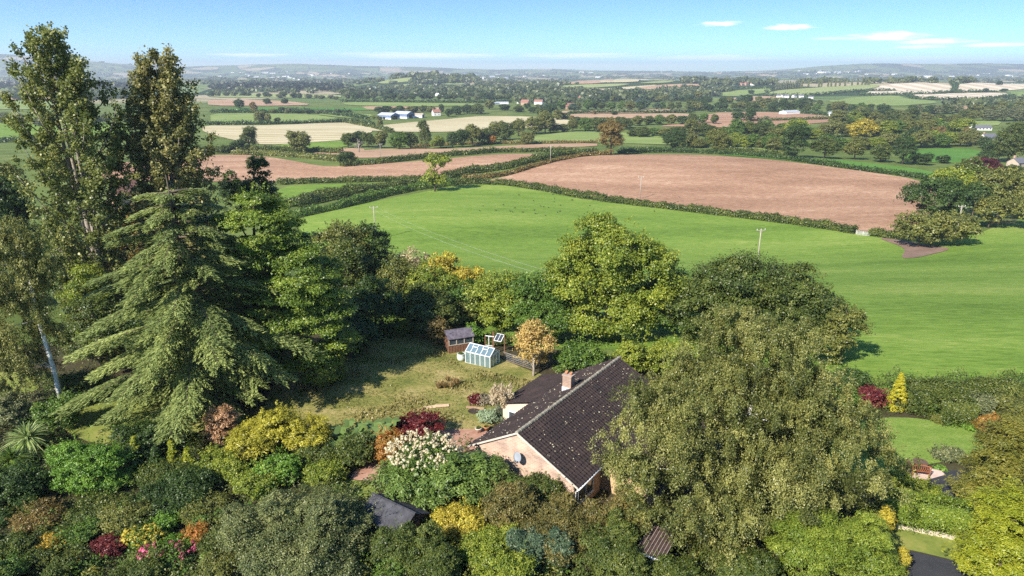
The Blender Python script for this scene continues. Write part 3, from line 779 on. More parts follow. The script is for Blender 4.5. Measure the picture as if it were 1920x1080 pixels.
# ------------------------------------------------------------------ hedgerow and woodland trees (shared meshes)
def unit_crown(kind, pal, n, L, seed):
    """crown one metre tall and wide, standing on the ground"""
    g = np.random.default_rng(seed); soup = Soup(); lo = []
    if kind == 'round':
        lo = [((0, 0, .50), (.44, .42, .47))] + [((g.uniform(-.26, .26), g.uniform(-.2, .2), g.uniform(.22, .74)), (.25, .25, .22)) for _ in range(6)]
    elif kind == 'dome':
        lo = [((0, 0, .42), (.47, .42, .46))] + [((g.uniform(-.3, .3), g.uniform(-.25, .25), g.uniform(.2, .6)), (.22, .22, .2)) for _ in range(6)]
    elif kind == 'tall':
        lo = [((g.uniform(-.06, .06), 0, .72), (.30, .28, .28)), ((g.uniform(-.1, .1), 0, .38), (.45, .42, .36))] + [((g.uniform(-.22, .22), g.uniform(-.2, .2), g.uniform(.3, .85)), (.2, .2, .14)) for _ in range(5)]
    elif kind == 'bush':
        lo = [((g.uniform(-.28, .28), g.uniform(-.25, .25), g.uniform(.25, .5)), (.28, .26, g.uniform(.28, .45))) for _ in range(6)]
    elif kind == 'spire':
        lo = [((.04 * k * g.uniform(.5, 1), 0, .14 + .15 * k), (.34 - .018 * k * k * .5, .34 - .018 * k * k * .5, .14)) for k in range(6)]
    elif kind == 'conifer':
        crown_leaves(soup, (0, 0, .5), (.5, .5, .5), L, 'cone', K=2.6, g=g, brs=.12)
    for c, r in lo:
        crown_leaves(soup, c, r, L, 'broad', K=n, g=g, brs=.085)
    return soup.mesh('crown')

PROTO = {}
def proto(kind, pal, fine):
    k = (kind, pal, fine)
    if k not in PROTO:
        vs = []
        for q in range(2 if fine < 2 else 1):
            me = unit_crown(kind, pal, (1.5, 1.7, 1.5)[fine], (.075, .042, .027)[fine], 17 * len(PROTO) + q)
            me.materials.append(FM[pal]); vs.append(me)
        PROTO[k] = vs
    return PROTO[k]
_t = Tubes(); _t.add([(0, 0, -.03), (.01, 0, .2), (0, .01, .55)], [.035, .026, .012], 6)
for a in range(5): _t.add([(0, 0, .22 + .04 * a), (.12 * math.cos(a * 2.4), .12 * math.sin(a * 2.4), .45 + .05 * a), (.25 * math.cos(a * 2.4), .25 * math.sin(a * 2.4), .6 + .05 * a)], [.015, .009, .004], 5)
TRUNK_ME = _t.mesh('trunk'); TRUNK_ME.materials.append(BARK)
LOOK = {'dark': 'dark green', 'oak': 'deep green', 'mid': 'mid green', 'yellowgreen': 'yellow-green', 'olive': 'olive', 'brown': 'brownish', 'gold': 'golden', 'gold3': 'golden green',
        'grey': 'grey-green', 'fresh': 'bright green', 'orange': 'orange', 'blue': 'bluish', 'maroon': 'dark red', 'lime': 'bright yellow', 'birch': 'pale olive', 'twig': 'bare grey'}
N_MID = 0
def mid(px, py, h, w, pal, kind, label, group=None, cat='tree', base=None, name=None):
    """a field tree standing on the ground, sized in metres from its distance"""
    global N_MID; N_MID += 1
    b = base or G(px, py); t = b.y / ray(px, py)[1]
    H = h * t / F; W = w * t / F
    fine = 2 if h * 0.53 > 24 else (1 if h * .53 > 11 else 0)
    name = name or {'conifer': 'conifer', 'spire': 'poplar', 'bush': 'bush'}.get(kind, 'tree')
    me = random.choice(proto(kind, pal, fine))
    root = thing(name, label, cat, b, random.uniform(0, 6.28), group)
    root.scale = (W, W, H)
    c = bpy.data.objects.new('crown', me); COL.objects.link(c); c.parent = root
    if kind != 'bush':
        c = bpy.data.objects.new('trunk', TRUNK_ME); COL.objects.link(c); c.parent = root
    return root

# single trees one can pick out
for a in [
 (1145, 291, 67, 62, 'brown', 'tall', 'tall brownish hedgerow tree at the back corner of the big ploughed field'),
 (1265, 282, 47, 58, 'dark', 'dome', 'low spreading dark oak behind the back hedge of the ploughed field'),
 (1345, 287, 50, 56, 'olive', 'round', 'olive round tree between the spreading oak and the dark shaded tree'),
 (1487, 295, 64, 64, 'dark', 'tall', 'very dark tall tree at the left end of the shaded green strip'),
 (1545, 297, 48, 56, 'oak', 'dome', 'dark shaded tree just right of the very dark tall one'),
 (1602, 299, 40, 46, 'olive', 'round', 'olive shaded tree in the middle of the shaded strip'),
 (1650, 304, 42, 44, 'oak', 'dome', 'dull green tree left of the tall dark tree by the hollow'),
 (1692, 308, 56, 52, 'dark', 'tall', 'tall dark tree at the left side of the shaded hollow'),
 (1727, 309, 30, 38, 'dark', 'bush', 'small dark bush below the shaded green hollow'),
 (1768, 306, 18, 30, 'dark', 'bush', 'low rounded dark bush in the shaded green hollow'),
 (565, 287, 44, 50, 'olive', 'round', 'round olive tree standing alone before the pale stubble field'),
 (468, 284, 48, 40, 'oak', 'tall', 'deep green tree with leaning crown before the pale stubble field'),
 (448, 286, 26, 30, 'dark', 'round', 'small dark tree under the leaning deep green one'),
 (476, 288, 20, 22, 'olive', 'bush', 'pale olive bush at the foot of the leaning deep green tree'),
 (650, 310, 28, 36, 'dark', 'round', 'dark round bush at the left end of the tan strip'),
 (990, 271, 27, 33, 'birch', 'round', 'small pale olive tree alone on the edge of the green field'),
 (922, 271, 21, 21, 'orange', 'round', 'small orange tree in front of the dark tree belt'),
 (487, 232, 26, 24, 'birch', 'round', 'pale leafy tree on the near edge of the bright green field'),
 (503, 232, 20, 16, 'birch', 'round', 'thin pale tree beside the larger pale leafy tree'),
 (521, 231, 13, 15, 'oak', 'dome', 'small dark domed bush on the hedge of the green field'),
 (450, 204, 22, 24, 'dark', 'dome', 'dark round tree on the brown field left of centre'),
 (476, 211, 20, 17, 'brown', 'tall', 'brownish tree below the brown field left of centre'),
 (501, 196, 12, 18, 'dark', 'round', 'small round tree standing alone in the brown field'),
 (534, 195, 11, 17, 'dark', 'round', 'second lone round tree standing in the brown field'),
 (419, 211, 9, 20, 'dark', 'dome', 'low dark bush at the left end of the green field'),
 (1385, 226, 19, 28, 'dark', 'dome', 'left of two round dark oaks on the tan field'),
 (1406, 228, 27, 27, 'dark', 'round', 'right and taller of two round dark oaks on the tan field'),
 (1380, 259, 40, 37, 'mid', 'round', 'big round green tree below the two oaks on the tan field'),
 (1433, 240, 24, 27, 'grey', 'round', 'silvery grey tree in front of the tan field'),
 (1152, 216, 9, 15, 'dark', 'dome', 'lone dark domed tree on the pink central field'),
 (1114, 215, 8, 9, 'brown', 'round', 'tiny brown tree on the pink central field'),
 (1838, 336, 50, 74, 'maroon', 'dome', 'dark red tree beside the wood on the right'),
 (1848, 174, 9, 13, 'dark', 'round', 'dark round tree standing in the stubble hillside'),
 (1882, 172, 7, 14, 'dark', 'dome', 'small dark clump right of the round tree on stubble'),
 (1874, 160, 9, 12, 'dark', 'round', 'dark tree at the top of the stubble hillside'),
 (1790, 164, 5, 6, 'dark', 'round', 'tiny dark tree on the hedge across the stubble hillside'),
 (1745, 187, 8, 18, 'dark', 'dome', 'dark clump under the stubble hillside'),
 (1842, 187, 7, 11, 'dark', 'bush', 'square dark clump below the right stubble field'),
 (1863, 187, 6, 10, 'dark', 'bush', 'small dark clump beside the square one below the stubble'),
 (1408, 177, 9, 13, 'dark', 'round', 'round dark tree on the far green slope'),
 (1448, 172, 12, 11, 'dark', 'tall', 'dark tree at the left end of the poplar row'),
 (712, 243, 20, 16, 'olive', 'tall', 'thin olive tree at the corner of the two stubble fields'),
 (1897, 330, 26, 46, 'oak', 'dome', 'dark bushy tree beside the house roof at the right edge'),
 (1890, 305, 82, 72, 'oak', 'round', 'huge dark tree rising at the right edge of the photo'),
 (1847, 306, 40, 36, 'dark', 'tall', 'dark narrow tree at the foot of the huge right tree'),
 (1821, 262, 30, 18, 'dark', 'conifer', 'dark conifer spire left of the white cottage'),
 (1758, 238, 18, 20, 'lime', 'round', 'bright yellow tree in the middle of the valley wood'),
 (1728, 248, 24, 36, 'birch', 'round', 'pale olive tree left of the bright yellow one'),
]:
    mid(*a)

ORD = ['first', 'second', 'third', 'fourth', 'fifth', 'sixth', 'seventh', 'eighth', 'ninth', 'tenth', 'eleventh', 'twelfth', 'thirteenth', 'fourteenth', 'fifteenth', 'sixteenth', 'seventeenth', 'eighteenth', 'nineteenth', 'twentieth']
ORD += ['twenty-' + o for o in ORD[:9]] + ['thirtieth'] + ['thirty-' + o for o in ORD[:9]]
def row(desc, group, items, noun='tree'):
    items = sorted(items, key=lambda a: a[0])
    for i, (px, py, h, w, pal, kind) in enumerate(items):
        mid(px, py, h, w, pal, kind, f'{LOOK[pal]} {noun}, {ORD[i]} from left {desc}'.replace(' the ', ' ' if len(desc.split()) > 8 else ' the '), group, cat=noun)

def gen(pts, n, h, w, pals, kinds=('round', 'dome', 'tall', 'round'), jy=1.5, hv=.3):
    xs = np.array([p[0] for p in pts]); ysx = np.array([p[1] for p in pts]); out = []
    for i in range(n):
        px = xs[0] + (xs[-1] - xs[0]) * (i + random.uniform(.15, .85)) / n
        k = random.uniform(1 - hv, 1 + hv)
        out.append((px, float(np.interp(px, xs, ysx)) + random.uniform(-jy, jy), h * k, w * random.uniform(.8, 1.25) * (.6 + .4 * k), random.choice(pals), random.choice(kinds)))
    return out

row('in the belt below the farm stubble field', 'trees in the belt below the farm',
    [(653, 277, 30, 34, 'oak', 'round'), (676, 276, 36, 38, 'dark', 'dome'), (692, 278, 32, 28, 'oak', 'round'), (714, 278, 34, 30, 'olive', 'round'), (748, 280, 40, 46, 'mid', 'dome'),
     (770, 279, 34, 34, 'oak', 'round'), (797, 280, 56, 32, 'oak', 'tall'), (822, 277, 26, 26, 'yellowgreen', 'bush'), (848, 276, 34, 28, 'dark', 'dome'), (866, 276, 36, 32, 'dark', 'round'),
     (886, 273, 42, 38, 'olive', 'round'), (908, 271, 38, 34, 'oak', 'dome'), (928, 263, 38, 34, 'olive', 'round'), (948, 263, 42, 40, 'oak', 'dome'), (972, 255, 34, 34, 'olive', 'round'),
     (1000, 251, 38, 44, 'olive', 'dome'), (1022, 250, 44, 40, 'olive', 'round'), (1040, 249, 22, 24, 'dark', 'bush')])
row('in the belt behind the small green field', 'trees behind the small green field',
    [(1058, 248, 20, 24, 'oak', 'bush'), (1074, 246, 24, 26, 'olive', 'round'), (1098, 246, 30, 34, 'mid', 'dome'), (1120, 248, 30, 34, 'oak', 'round'), (1136, 246, 28, 28, 'olive', 'round'),
     (1166, 243, 26, 26, 'oak', 'round'), (1185, 256, 20, 28, 'oak', 'bush'), (1205, 257, 24, 34, 'oak', 'dome'), (1228, 255, 18, 24, 'mid', 'bush')])
row('in the row left of the two oaks on tan field', 'trees in the row left of the two oaks',
    [(1176, 240, 22, 26, 'oak', 'dome'), (1196, 236, 20, 24, 'olive', 'round'), (1216, 234, 20, 26, 'oak', 'dome'), (1236, 234, 22, 26, 'mid', 'dome'), (1258, 234, 20, 24, 'olive', 'round'), (1280, 234, 20, 24, 'dark', 'dome'), (1298, 233, 22, 24, 'oak', 'round'), (1318, 232, 20, 22, 'mid', 'round'), (1339, 233, 20, 18, 'oak', 'round')])
row('in the dark row before the pink fields', 'trees in the dark row before the pink fields',
    [(1000, 212, 14, 20, 'dark', 'dome'), (1016, 219, 20, 24, 'oak', 'dome'), (1030, 214, 18, 22, 'dark', 'round'), (1046, 225, 20, 26, 'olive', 'tall'), (1058, 224, 16, 24, 'oak', 'bush'), (1082, 229, 12, 16, 'dark', 'dome'), (1072, 226, 10, 10, 'brown', 'round'), (1022, 230, 22, 24, 'olive', 'tall')])
row('in the clump right of the farmhouse', 'trees in the clump right of the farmhouse',
    [(828, 212, 18, 12, 'dark', 'round'), (842, 219, 18, 18, 'dark', 'dome'), (856, 215, 20, 24, 'dark', 'dome'), (876, 214, 22, 26, 'dark', 'dome'), (896, 214, 24, 30, 'oak', 'dome'), (918, 205, 18, 24, 'olive', 'round'), (946, 207, 14, 26, 'dark', 'dome'), (970, 210, 16, 26, 'oak', 'bush')])
row('behind the blue barns', 'trees behind the blue barns', gen([(706, 214), (815, 209)], 8, 13, 17, ['oak', 'dark', 'olive'], ('dome', 'bush')))
row('in the orchard row before the barns', 'orchard trees before the barns', gen([(672, 228), (742, 224)], 9, 7, 8, ['olive', 'yellowgreen', 'oak'], ('round',), jy=2.5), 'fruit tree')
row('along the hedge left of the barns', 'trees on the hedge left of the barns', gen([(470, 213), (640, 213)], 11, 10, 17, ['oak', 'dark', 'grey', 'olive'], ('dome', 'bush', 'round')))
row('in the line under the long dark wood', 'trees in the line under the long dark wood', gen([(392, 180), (640, 186)], 18, 10, 14, ['dark', 'oak', 'grey'], ('round', 'dome')))
row('behind the far pale green strips', 'trees behind the far pale green strips', gen([(640, 187), (960, 187)], 22, 13, 19, ['dark', 'oak', 'grey', 'dark'], ('dome', 'round')))
row('in the second line behind the green strips', 'trees in the second line behind the green strips', gen([(640, 179), (960, 178)], 22, 12, 19, ['dark', 'blue', 'oak'], ('dome', 'round', 'dome', 'conifer')))
row('in the village belt right of centre', 'trees in the village belt right of centre', gen([(985, 205), (1120, 206), (1330, 206)], 22, 17, 21, ['dark', 'oak', 'mid', 'olive', 'blue'], ('dome', 'round', 'tall')))
row('in the line behind the village roofs', 'trees in the line behind the village roofs', gen([(980, 191), (1330, 190)], 24, 15, 19, ['dark', 'oak', 'blue', 'olive'], ('dome', 'round', 'tall')))
row('in the wood behind the oak pair field', 'trees in the wood behind the oak pair field', gen([(1285, 208), (1360, 207), (1580, 211), (1660, 212)], 22, 19, 23, ['dark', 'oak', 'mid', 'olive', 'dark'], ('dome', 'round', 'tall')))
row('in the line below the poplar slope', 'trees in the line below the poplar slope', gen([(1285, 192), (1360, 193), (1480, 196), (1545, 199)], 14, 14, 20, ['dark', 'oak', 'blue', 'olive'], ('dome', 'round')))
row('in the top line of the valley wood', 'trees in the top line of the valley wood', gen([(1560, 220), (1700, 216), (1920, 208)], 19, 17, 25, ['oak', 'dark', 'grey', 'olive'], ('dome', 'round', 'tall')))
row('in the second line of the valley wood', 'trees in the second line of the valley wood', gen([(1560, 238), (1680, 236), (1790, 234)], 13, 28, 36, ['yellowgreen', 'oak', 'olive', 'birch', 'mid'], ('dome', 'round', 'tall')))
row('behind the green paddock at right', 'trees behind the green paddock at right', gen([(1800, 226), (1925, 227)], 7, 25, 30, ['grey', 'oak', 'olive'], ('dome', 'round', 'tall')))
row('in the sunny middle of the valley wood', 'trees in the sunny middle of the valley wood', gen([(1460, 264), (1560, 258), (1800, 254)], 18, 32, 40, ['yellowgreen', 'birch', 'olive', 'yellowgreen', 'mid', 'gold3'], ('dome', 'round')))
row('in the sunny thicket behind the dark strip', 'bushes in the sunny thicket', gen([(1285, 276), (1380, 276), (1480, 282)], 12, 30, 40, ['yellowgreen', 'olive', 'yellowgreen', 'mid', 'birch'], ('bush', 'dome')), 'bush')
row('in the thicket edge below the tan field', 'bushes below the tan field', gen([(1240, 256), (1310, 256), (1480, 256)], 12, 26, 38, ['yellowgreen', 'oak', 'mid', 'olive'], ('bush', 'dome', 'round')), 'bush')
row('in the lower line of the valley wood', 'trees in the lower line of the valley wood', gen([(1540, 284), (1700, 278), (1830, 272)], 15, 32, 42, ['yellowgreen', 'birch', 'mid', 'yellowgreen', 'olive'], ('dome', 'round', 'bush')))
row('among the cottages at the right', 'trees among the cottages at the right', gen([(1700, 262), (1820, 264), (1850, 280)], 7, 24, 28, ['oak', 'olive', 'brown', 'dark'], ('dome', 'bush')))
row('glimpsed behind the poplars at left', 'trees behind the poplars at left', gen([(-10, 232), (120, 238), (250, 230)], 8, 20, 26, ['dark', 'oak', 'grey', 'olive'], ('dome', 'round')))
row('on the far left field edge', 'trees on the far left field edge', gen([(-10, 190), (70, 188), (240, 186)], 10, 11, 17, ['dark', 'oak', 'grey'], ('dome', 'round')))
row('along the hedge right of the left poplars', 'trees on the hedge right of the poplars', gen([(385, 286), (440, 288)], 4, 16, 24, ['oak', 'dark', 'olive'], ('bush', 'dome')), 'bush')
pop = [(1503, 166, 15), (1515, 165, 16), (1535, 164, 16), (1540, 164, 15), (1552, 163, 14), (1558, 163, 16), (1566, 163, 16), (1574, 162, 14), (1584, 162, 14), (1597, 161, 13), (1608, 160, 14), (1616, 160, 15), (1622, 160, 15), (1628, 160, 13)]
row('in the leaning poplar row on the far slope', 'poplars in the row on the far slope', [(x, y, h, 5.5, 'olive', 'spire') for x, y, h in pop], 'poplar')
row('in the dense clump beside the poplar row', 'poplars in the dense clump', [(1455 + 4.4 * k, 169 - .3 * k, 15 + random.uniform(-2, 2), 7, 'grey', 'spire') for k in range(11)], 'poplar')
print('mid trees', N_MID)

# dead tree
def dead_tree():
    b = G(673, 286); t = b.y / ray(673, 286)[1]; H = 26 * t / F
    tb = Tubes(); tb.add([(0, 0, -.2), (.1, 0, H * .4), (-.2, .1, H * .7), (-.5, 0, H)], [.5, .38, .2, .05], 7)
    for k in range(16):
        z = H * random.uniform(.25, .85); a = random.uniform(0, 6.28); l = H * random.uniform(.25, .5)
        e = Vector((math.cos(a) * l, math.sin(a) * l * .6, l * random.uniform(-.1, .7)))
        s = Vector((0, 0, z)); tb.add([s, s + e * .5 + Vector((0, 0, .3)), s + e], [.16, .1, .03], 5)
        tb.add([s + e * .5 + Vector((0, 0, .3)), s + e * .8 + Vector((random.uniform(-1, 1), 0, l * .3))], [.07, .02], 4)
    o = link('dead_tree', tb.mesh('dead_tree'), solid('dead_wood', (.34, .30, .26), .9), None, b)
    tag(o, 'bare grey dead tree at the left end of the tree belt', 'tree')
dead_tree()

# ------------------------------------------------------------------ far woods and hedgerow trees
def woods(name, label, specs):
    bs = []
    for poly, n, hm, wm in specs:
        xs = [p[0] for p in poly]; yy = [p[1] for p in poly]; c = 0; tries = 0; n = int(n * (.62 if name == 'distant_woodland' else 1))
        while c < n and tries < n * 30:
            tries += 1; px, py = random.uniform(min(xs), max(xs)), random.uniform(min(yy), max(yy))
            if name == 'distant_woodland' and math.sin(px * .045 + py * .9) + math.sin(px * .11 - py * .5) + .5 * math.sin(px * .31) < .25: continue
            if not inside(poly, np.array(px), np.array(py)): continue
            if any(inside(f, np.array(px), np.array(py)) for f in FIELDS_PX if min(q[1] for q in f) < 190): continue
            b = G(px, py); k = random.uniform(.55, 1.15); bs.append((b.x, b.y, b.z, hm * k, wm * k * random.uniform(.8, 1.3))); c += 1
    B = np.array(bs); n = len(B); k = 46
    li = np.repeat(np.arange(n), k); o = unit(n * k); o[:, 2] = o[:, 2] * .5 + .05
    # three lumps for each tree so that outlines stay uneven
    lump = rng.normal(size=(n, 3, 3)) * np.array([.22, .22, .12])
    pick = rng.integers(0, 3, n * k)
    off = lump[li, pick] + o * .42
    P = B[li, :3] + off * np.stack([B[li, 4], B[li, 4], B[li, 3]], 1) + np.stack([np.zeros(n * k), np.zeros(n * k), B[li, 3] * .5], 1)
    V = leaf_quads(P, o + np.array([0, 0, .25]) + unit(n * k) * .4, B[li, 4] * .36 * rng.uniform(.7, 1.3, n * k), .8)
    tt = .55 * rng.random(n)[li] + .45 * rng.random(n * k)
    ob = link(name, quads_mesh(name, V, tt), FM['wood_dark' if name == 'dark_wood' else 'wood_far'], None)
    tag(ob, label, 'woodland', kind='stuff')
FM['wood_far'] = foliage('leaf_far', [(.03, .05, .018), (.075, .10, .03), (.15, .165, .05)], .2)
FM['wood_dark'] = foliage('leaf_dark_wood', [(.008, .014, .008), (.018, .028, .012), (.035, .045, .018)], .15)
woods('dark_wood', 'long dark wood across the plain left of centre',
      [([(395, 170), (520, 171), (640, 172), (640, 166), (560, 160), (480, 162), (395, 164)], 420, 17, 17), ([(-10, 168), (240, 168), (240, 158), (-10, 158)], 200, 17, 18)])
woods('distant_woodland', 'distant hedgerow trees and copses scattered over the plain',
      [([(390, 176), (960, 186), (960, 160), (390, 172)], 420, 13, 16), ([(640, 178), (960, 180), (960, 166), (640, 166)], 420, 14, 17),
       ([(640, 171), (980, 173), (980, 166), (640, 166)], 170, 8, 15), ([(640, 150), (720, 146), (700, 160), (640, 160)], 70, 12, 18), ([(890, 160), (990, 160), (990, 142), (880, 142)], 150, 13, 20), ([(960, 196), (1330, 190), (1290, 172), (960, 170)], 420, 13, 17),
       ([(960, 172), (1100, 166), (1060, 150), (960, 150)], 200, 14, 20), ([(1020, 147), (1500, 150), (1500, 141), (1020, 141)], 520, 15, 22),
       ([(1280, 163), (1460, 160), (1460, 150), (1280, 152)], 320, 15, 18), ([(1230, 151), (1330, 152), (1330, 147), (1230, 147)], 80, 15, 18), ([(1500, 157), (1925, 156), (1925, 146), (1480, 147)], 520, 15, 20),
       ([(1240, 180), (1350, 180), (1450, 176), (1330, 166), (1240, 170)], 180, 13, 17), ([(1770, 203), (1920, 203), (1920, 190), (1770, 195)], 60, 10, 15), ([(1440, 200), (1540, 203), (1540, 198), (1450, 190)], 40, 9, 14),
       ([(755, 147), (800, 141), (830, 144), (880, 154), (860, 156), (820, 147), (790, 144), (760, 148)], 90, 10, 15),
       ([(-10, 185), (240, 182), (240, 168), (-10, 168)], 130, 13, 16), ([(1130, 148), (1320, 148), (1320, 144), (1130, 144)], 130, 16, 22),
       ([(380, 160), (960, 156), (960, 136), (380, 134)], 900, 15, 30), ([(960, 146), (1925, 146), (1925, 134), (960, 135)], 900, 15, 34), ([(0, 155), (250, 155), (250, 112), (0, 112)], 320, 15, 34)])

# ------------------------------------------------------------------ buildings of the plain
WHITE = solid('white_render', (.78, .76, .72), .8, .08)
BLUE_STEEL = solid('blue_cladding', (.16, .22, .36), .5, .1, .8)
GREY_ROOF = solid('grey_sheet_roof', (.42, .44, .48), .6, .12, .5)
TAN_ROOF = solid('rusty_sheet_roof', (.42, .34, .27), .8, .2, .5)
RED_ROOF = solid('red_tile_roof', (.28, .135, .10), .85, .2, 1.5)
SLATE = solid('slate_roof', (.14, .14, .16), .7, .2, 1.5)
BRICK_FAR = solid('far_brick', (.42, .27, .20), .9, .15, 1)
DARKIN = solid('opening_shade', (.02, .02, .025), .9)  # near-black colour painted for the shade inside open barn ends
GLASS_DARK = solid('window_glass', (.05, .06, .07), .08, .1, 1, spec=.6)

def gable_house(name, label, b, rz, Lx, Wy, eave, ridge, wall, roof, cat='house', windows=True, chimney=True, plinth=None, group=None, openend=False):
    root = thing(name, label, cat, (b.x, b.y, b.z - .2), rz, group)
    m = Boxes(); hx, hy = Lx / 2, Wy / 2
    m.poly([(-hx, -hy, 0), (hx, -hy, 0), (hx, hy, 0), (-hx, hy, 0), (-hx, -hy, eave), (hx, -hy, eave), (hx, hy, eave), (-hx, hy, eave), (-hx, 0, ridge), (hx, 0, ridge)],
           [(0, 1, 5, 4), (2, 3, 7, 6), (1, 2, 6, 9, 5), (3, 0, 4, 8, 7), (4, 5, 9, 8), (6, 7, 8, 9)])
    link('wall', m.mesh('wall'), wall, root)
    r = Boxes(); o = .4; k = (ridge - eave) / hy; ze = eave - o * k + .06
    r.quad((-hx - o, -hy - o, ze), (hx + o, -hy - o, ze), (hx + o, 0, ridge + .06), (-hx - o, 0, ridge + .06), .05)
    r.quad((hx + o, hy + o, ze), (-hx - o, hy + o, ze), (-hx - o, 0, ridge + .06), (hx + o, 0, ridge + .06), .05)
    ro = link('roof', r.mesh('roof'), roof, root)
    if chimney:
        c = Boxes(); c.box(-hx + .3, -.45, ridge - .6, -hx + 1.2, .45, ridge + 1.2); link('chimney', c.mesh('chimney'), BRICK_FAR, ro)
    if plinth:
        p = Boxes(); p.box(-hx - .05, -hy - .05, 0, hx + .05, hy + .05, eave * .42); link('plinth', p.mesh('plinth'), plinth, root)
    if windows:
        nW = max(2, int(Lx / 3.2))
        for i in range(nW):
            for z in ((1.0, 3.5) if eave > 4.2 else (1.0,)):
                x = -hx + (i + .5) * Lx / nW
                q = Boxes(); q.box(x - .5, -hy - .06, z, x + .5, -hy + .05, z + 1.1); link('window', q.mesh('window'), GLASS_DARK, root)
    if openend:
        q = Boxes(); q.box(hx - .05, -hy * .45, 0, hx + .08, hy * .45, eave * .9); link('door_or_opening', q.mesh('door_or_opening'), DARKIN, root)  # opaque dark slab on the gable, painted shade of the open end
    return root

b = G(729, 223); gable_house('barn', 'blue steel barn with pale base, left of the pair at the farm', b, R(-32), 20, 15, 4.6, 7.2, BLUE_STEEL, GREY_ROOF, 'barn', False, False, WHITE, openend=True)
b = G(758, 221.5); gable_house('barn', 'blue steel barn with dark open end, right of the farm pair', b, R(-32), 20, 14, 5.2, 8.0, BLUE_STEEL, GREY_ROOF, 'barn', False, False, WHITE, openend=True)
b = G(783, 220.5); gable_house('farm_shed', 'low open shed with rusty roof between barns and farmhouse', b, R(-10), 14, 10, 3.4, 5.2, WHITE, TAN_ROOF, 'shed', False, False, openend=True)
b = G(818, 217); gable_house('farmhouse', 'white farmhouse with red tiled roof beside the blue barns', b, R(25), 9, 7, 4.6, 7.6, WHITE, RED_ROOF, 'house')
b = G(240, 386); gable_house('cottage', 'red roofed brick cottage glimpsed between poplar and cedar', b, R(60), 9, 7.5, 5.0, 9.5, BRICK_FAR, RED_ROOF, 'house')
for px, py, rz, L_, W_, e_, r_, wm, rm, lab in [
    (1852, 264, 20, 12, 6, 2.8, 5.4, WHITE, SLATE, 'white cottage in the trees at the right edge of the valley'),
    (1838, 244, 5, 16, 7, 2.6, 4.6, WHITE, SLATE, 'long low house with dark slate roof behind the white cottage'),
    (1707, 241, 30, 6, 5, 4.4, 6.6, WHITE, SLATE, 'small white house gable among the yellow trees'),
    (1718, 262, -20, 9, 7, 3.0, 5.6, BRICK_FAR, SLATE, 'dark roofed house half hidden left of the cottages'),
    (1905, 312, 25, 7, 6, 2.6, 4.8, TAN_ROOF, SLATE, 'grey roofed house at the far right edge below the huge tree'),
    (1652, 274, 15, 6, 3, 1.8, 2.6, WHITE, WHITE, 'small white outbuilding in the trees of the dell')]:
    gable_house('house', lab, G(px, py), R(rz), L_, W_, e_, r_, wm, rm, windows=e_ > 2, chimney=e_ > 2)

def simple_house(L_, W_, e, r, wm, rm, name):
    m = Boxes(); hx, hy = L_ / 2, W_ / 2
    m.poly([(-hx, -hy, 0), (hx, -hy, 0), (hx, hy, 0), (-hx, hy, 0), (-hx, -hy, e), (hx, -hy, e), (hx, hy, e), (-hx, hy, e), (-hx, 0, r), (hx, 0, r)],
           [(0, 1, 5, 4), (2, 3, 7, 6), (1, 2, 6, 9, 5), (3, 0, 4, 8, 7)], 0)
    m.quad((-hx - .4, -hy - .4, e - .25), (hx + .4, -hy - .4, e - .25), (hx + .4, 0, r + .05), (-hx - .4, 0, r + .05), .05, 1)
    m.quad((hx + .4, hy + .4, e - .25), (-hx - .4, hy + .4, e - .25), (-hx - .4, 0, r + .05), (hx + .4, 0, r + .05), .05, 1)
    m.box(-hx + .5, -.5, r - .6, -hx + 1.4, .5, r + 1.0, 1)
    me = m.mesh(name); me.materials.append(wm); me.materials.append(rm); return me
SH = [simple_house(11, 8, 5, 8, WHITE, SLATE, 'house'), simple_house(12, 8, 5, 8.5, BRICK_FAR, RED_ROOF, 'house'), simple_house(13, 8, 5, 8, WHITE, RED_ROOF, 'house')]
SHED = [simple_house(34, 16, 5, 7, WHITE, GREY_ROOF, 'farm_shed'), simple_house(26, 14, 5, 7, WHITE, WHITE, 'farm_shed')]
def far_house(px, py, lab, me, grp, cat='house', sc=1.0, name='house'):
    b = G(px, py); o = bpy.data.objects.new(name, me); COL.objects.link(o)
    o.location = b - Vector((0, 0, .3)); o.rotation_euler = (0, 0, random.uniform(-.7, .7)); o.scale = (sc, sc, sc)
    tag(o, lab, cat, grp)
for px, py in [(1062, 187), (1092, 188), (1098, 187), (1130, 188), (1135, 187), (1158, 187), (1163, 187), (1193, 190), (1068, 205), (1010, 196), (985, 197)]:
    far_house(px, py, 'small house of the village among trees right of centre', random.choice(SH[1:]), 'houses of the village right of centre')
for px, py in [(1378, 161), (1385, 160), (1391, 161), (1399, 160), (1412, 160), (1440, 157), (1446, 158)]:
    far_house(px, py, 'pale pink roofed house on the brow left of the poplars', random.choice(SH[1:]), 'houses on the brow left of the poplars')
for px, py in [(1460, 183), (1468, 183), (1475, 183), (1489, 183), (1502, 183), (1520, 186)]:
    far_house(px, py, 'white house on the far slope below the poplar row', SH[0], 'white houses below the poplar row', sc=.8)
for px, py, lab in [(710, 167, 'long white shed in the dark trees left of the knoll'), (828, 180, 'long white shed among trees right of the farm'), (846, 180, 'second white shed beside the long one right of the farm'), (925, 196, 'pale shed in the trees above the farm stubble'), (942, 195, 'white roofed shed right of the pale shed in trees'),
                    (978, 194, 'blue roofed shed left of the village'), (918, 161, 'white buildings below the wooded knoll'), (1480, 214, 'small pale shed on the hedge behind the tan field'), (1573, 217, 'white shed at the right end of the tan field')]:
    far_house(px, py, lab, random.choice(SHED), None, 'shed', .7 if py > 205 else (.55 if px > 900 else .9), 'farm_shed')
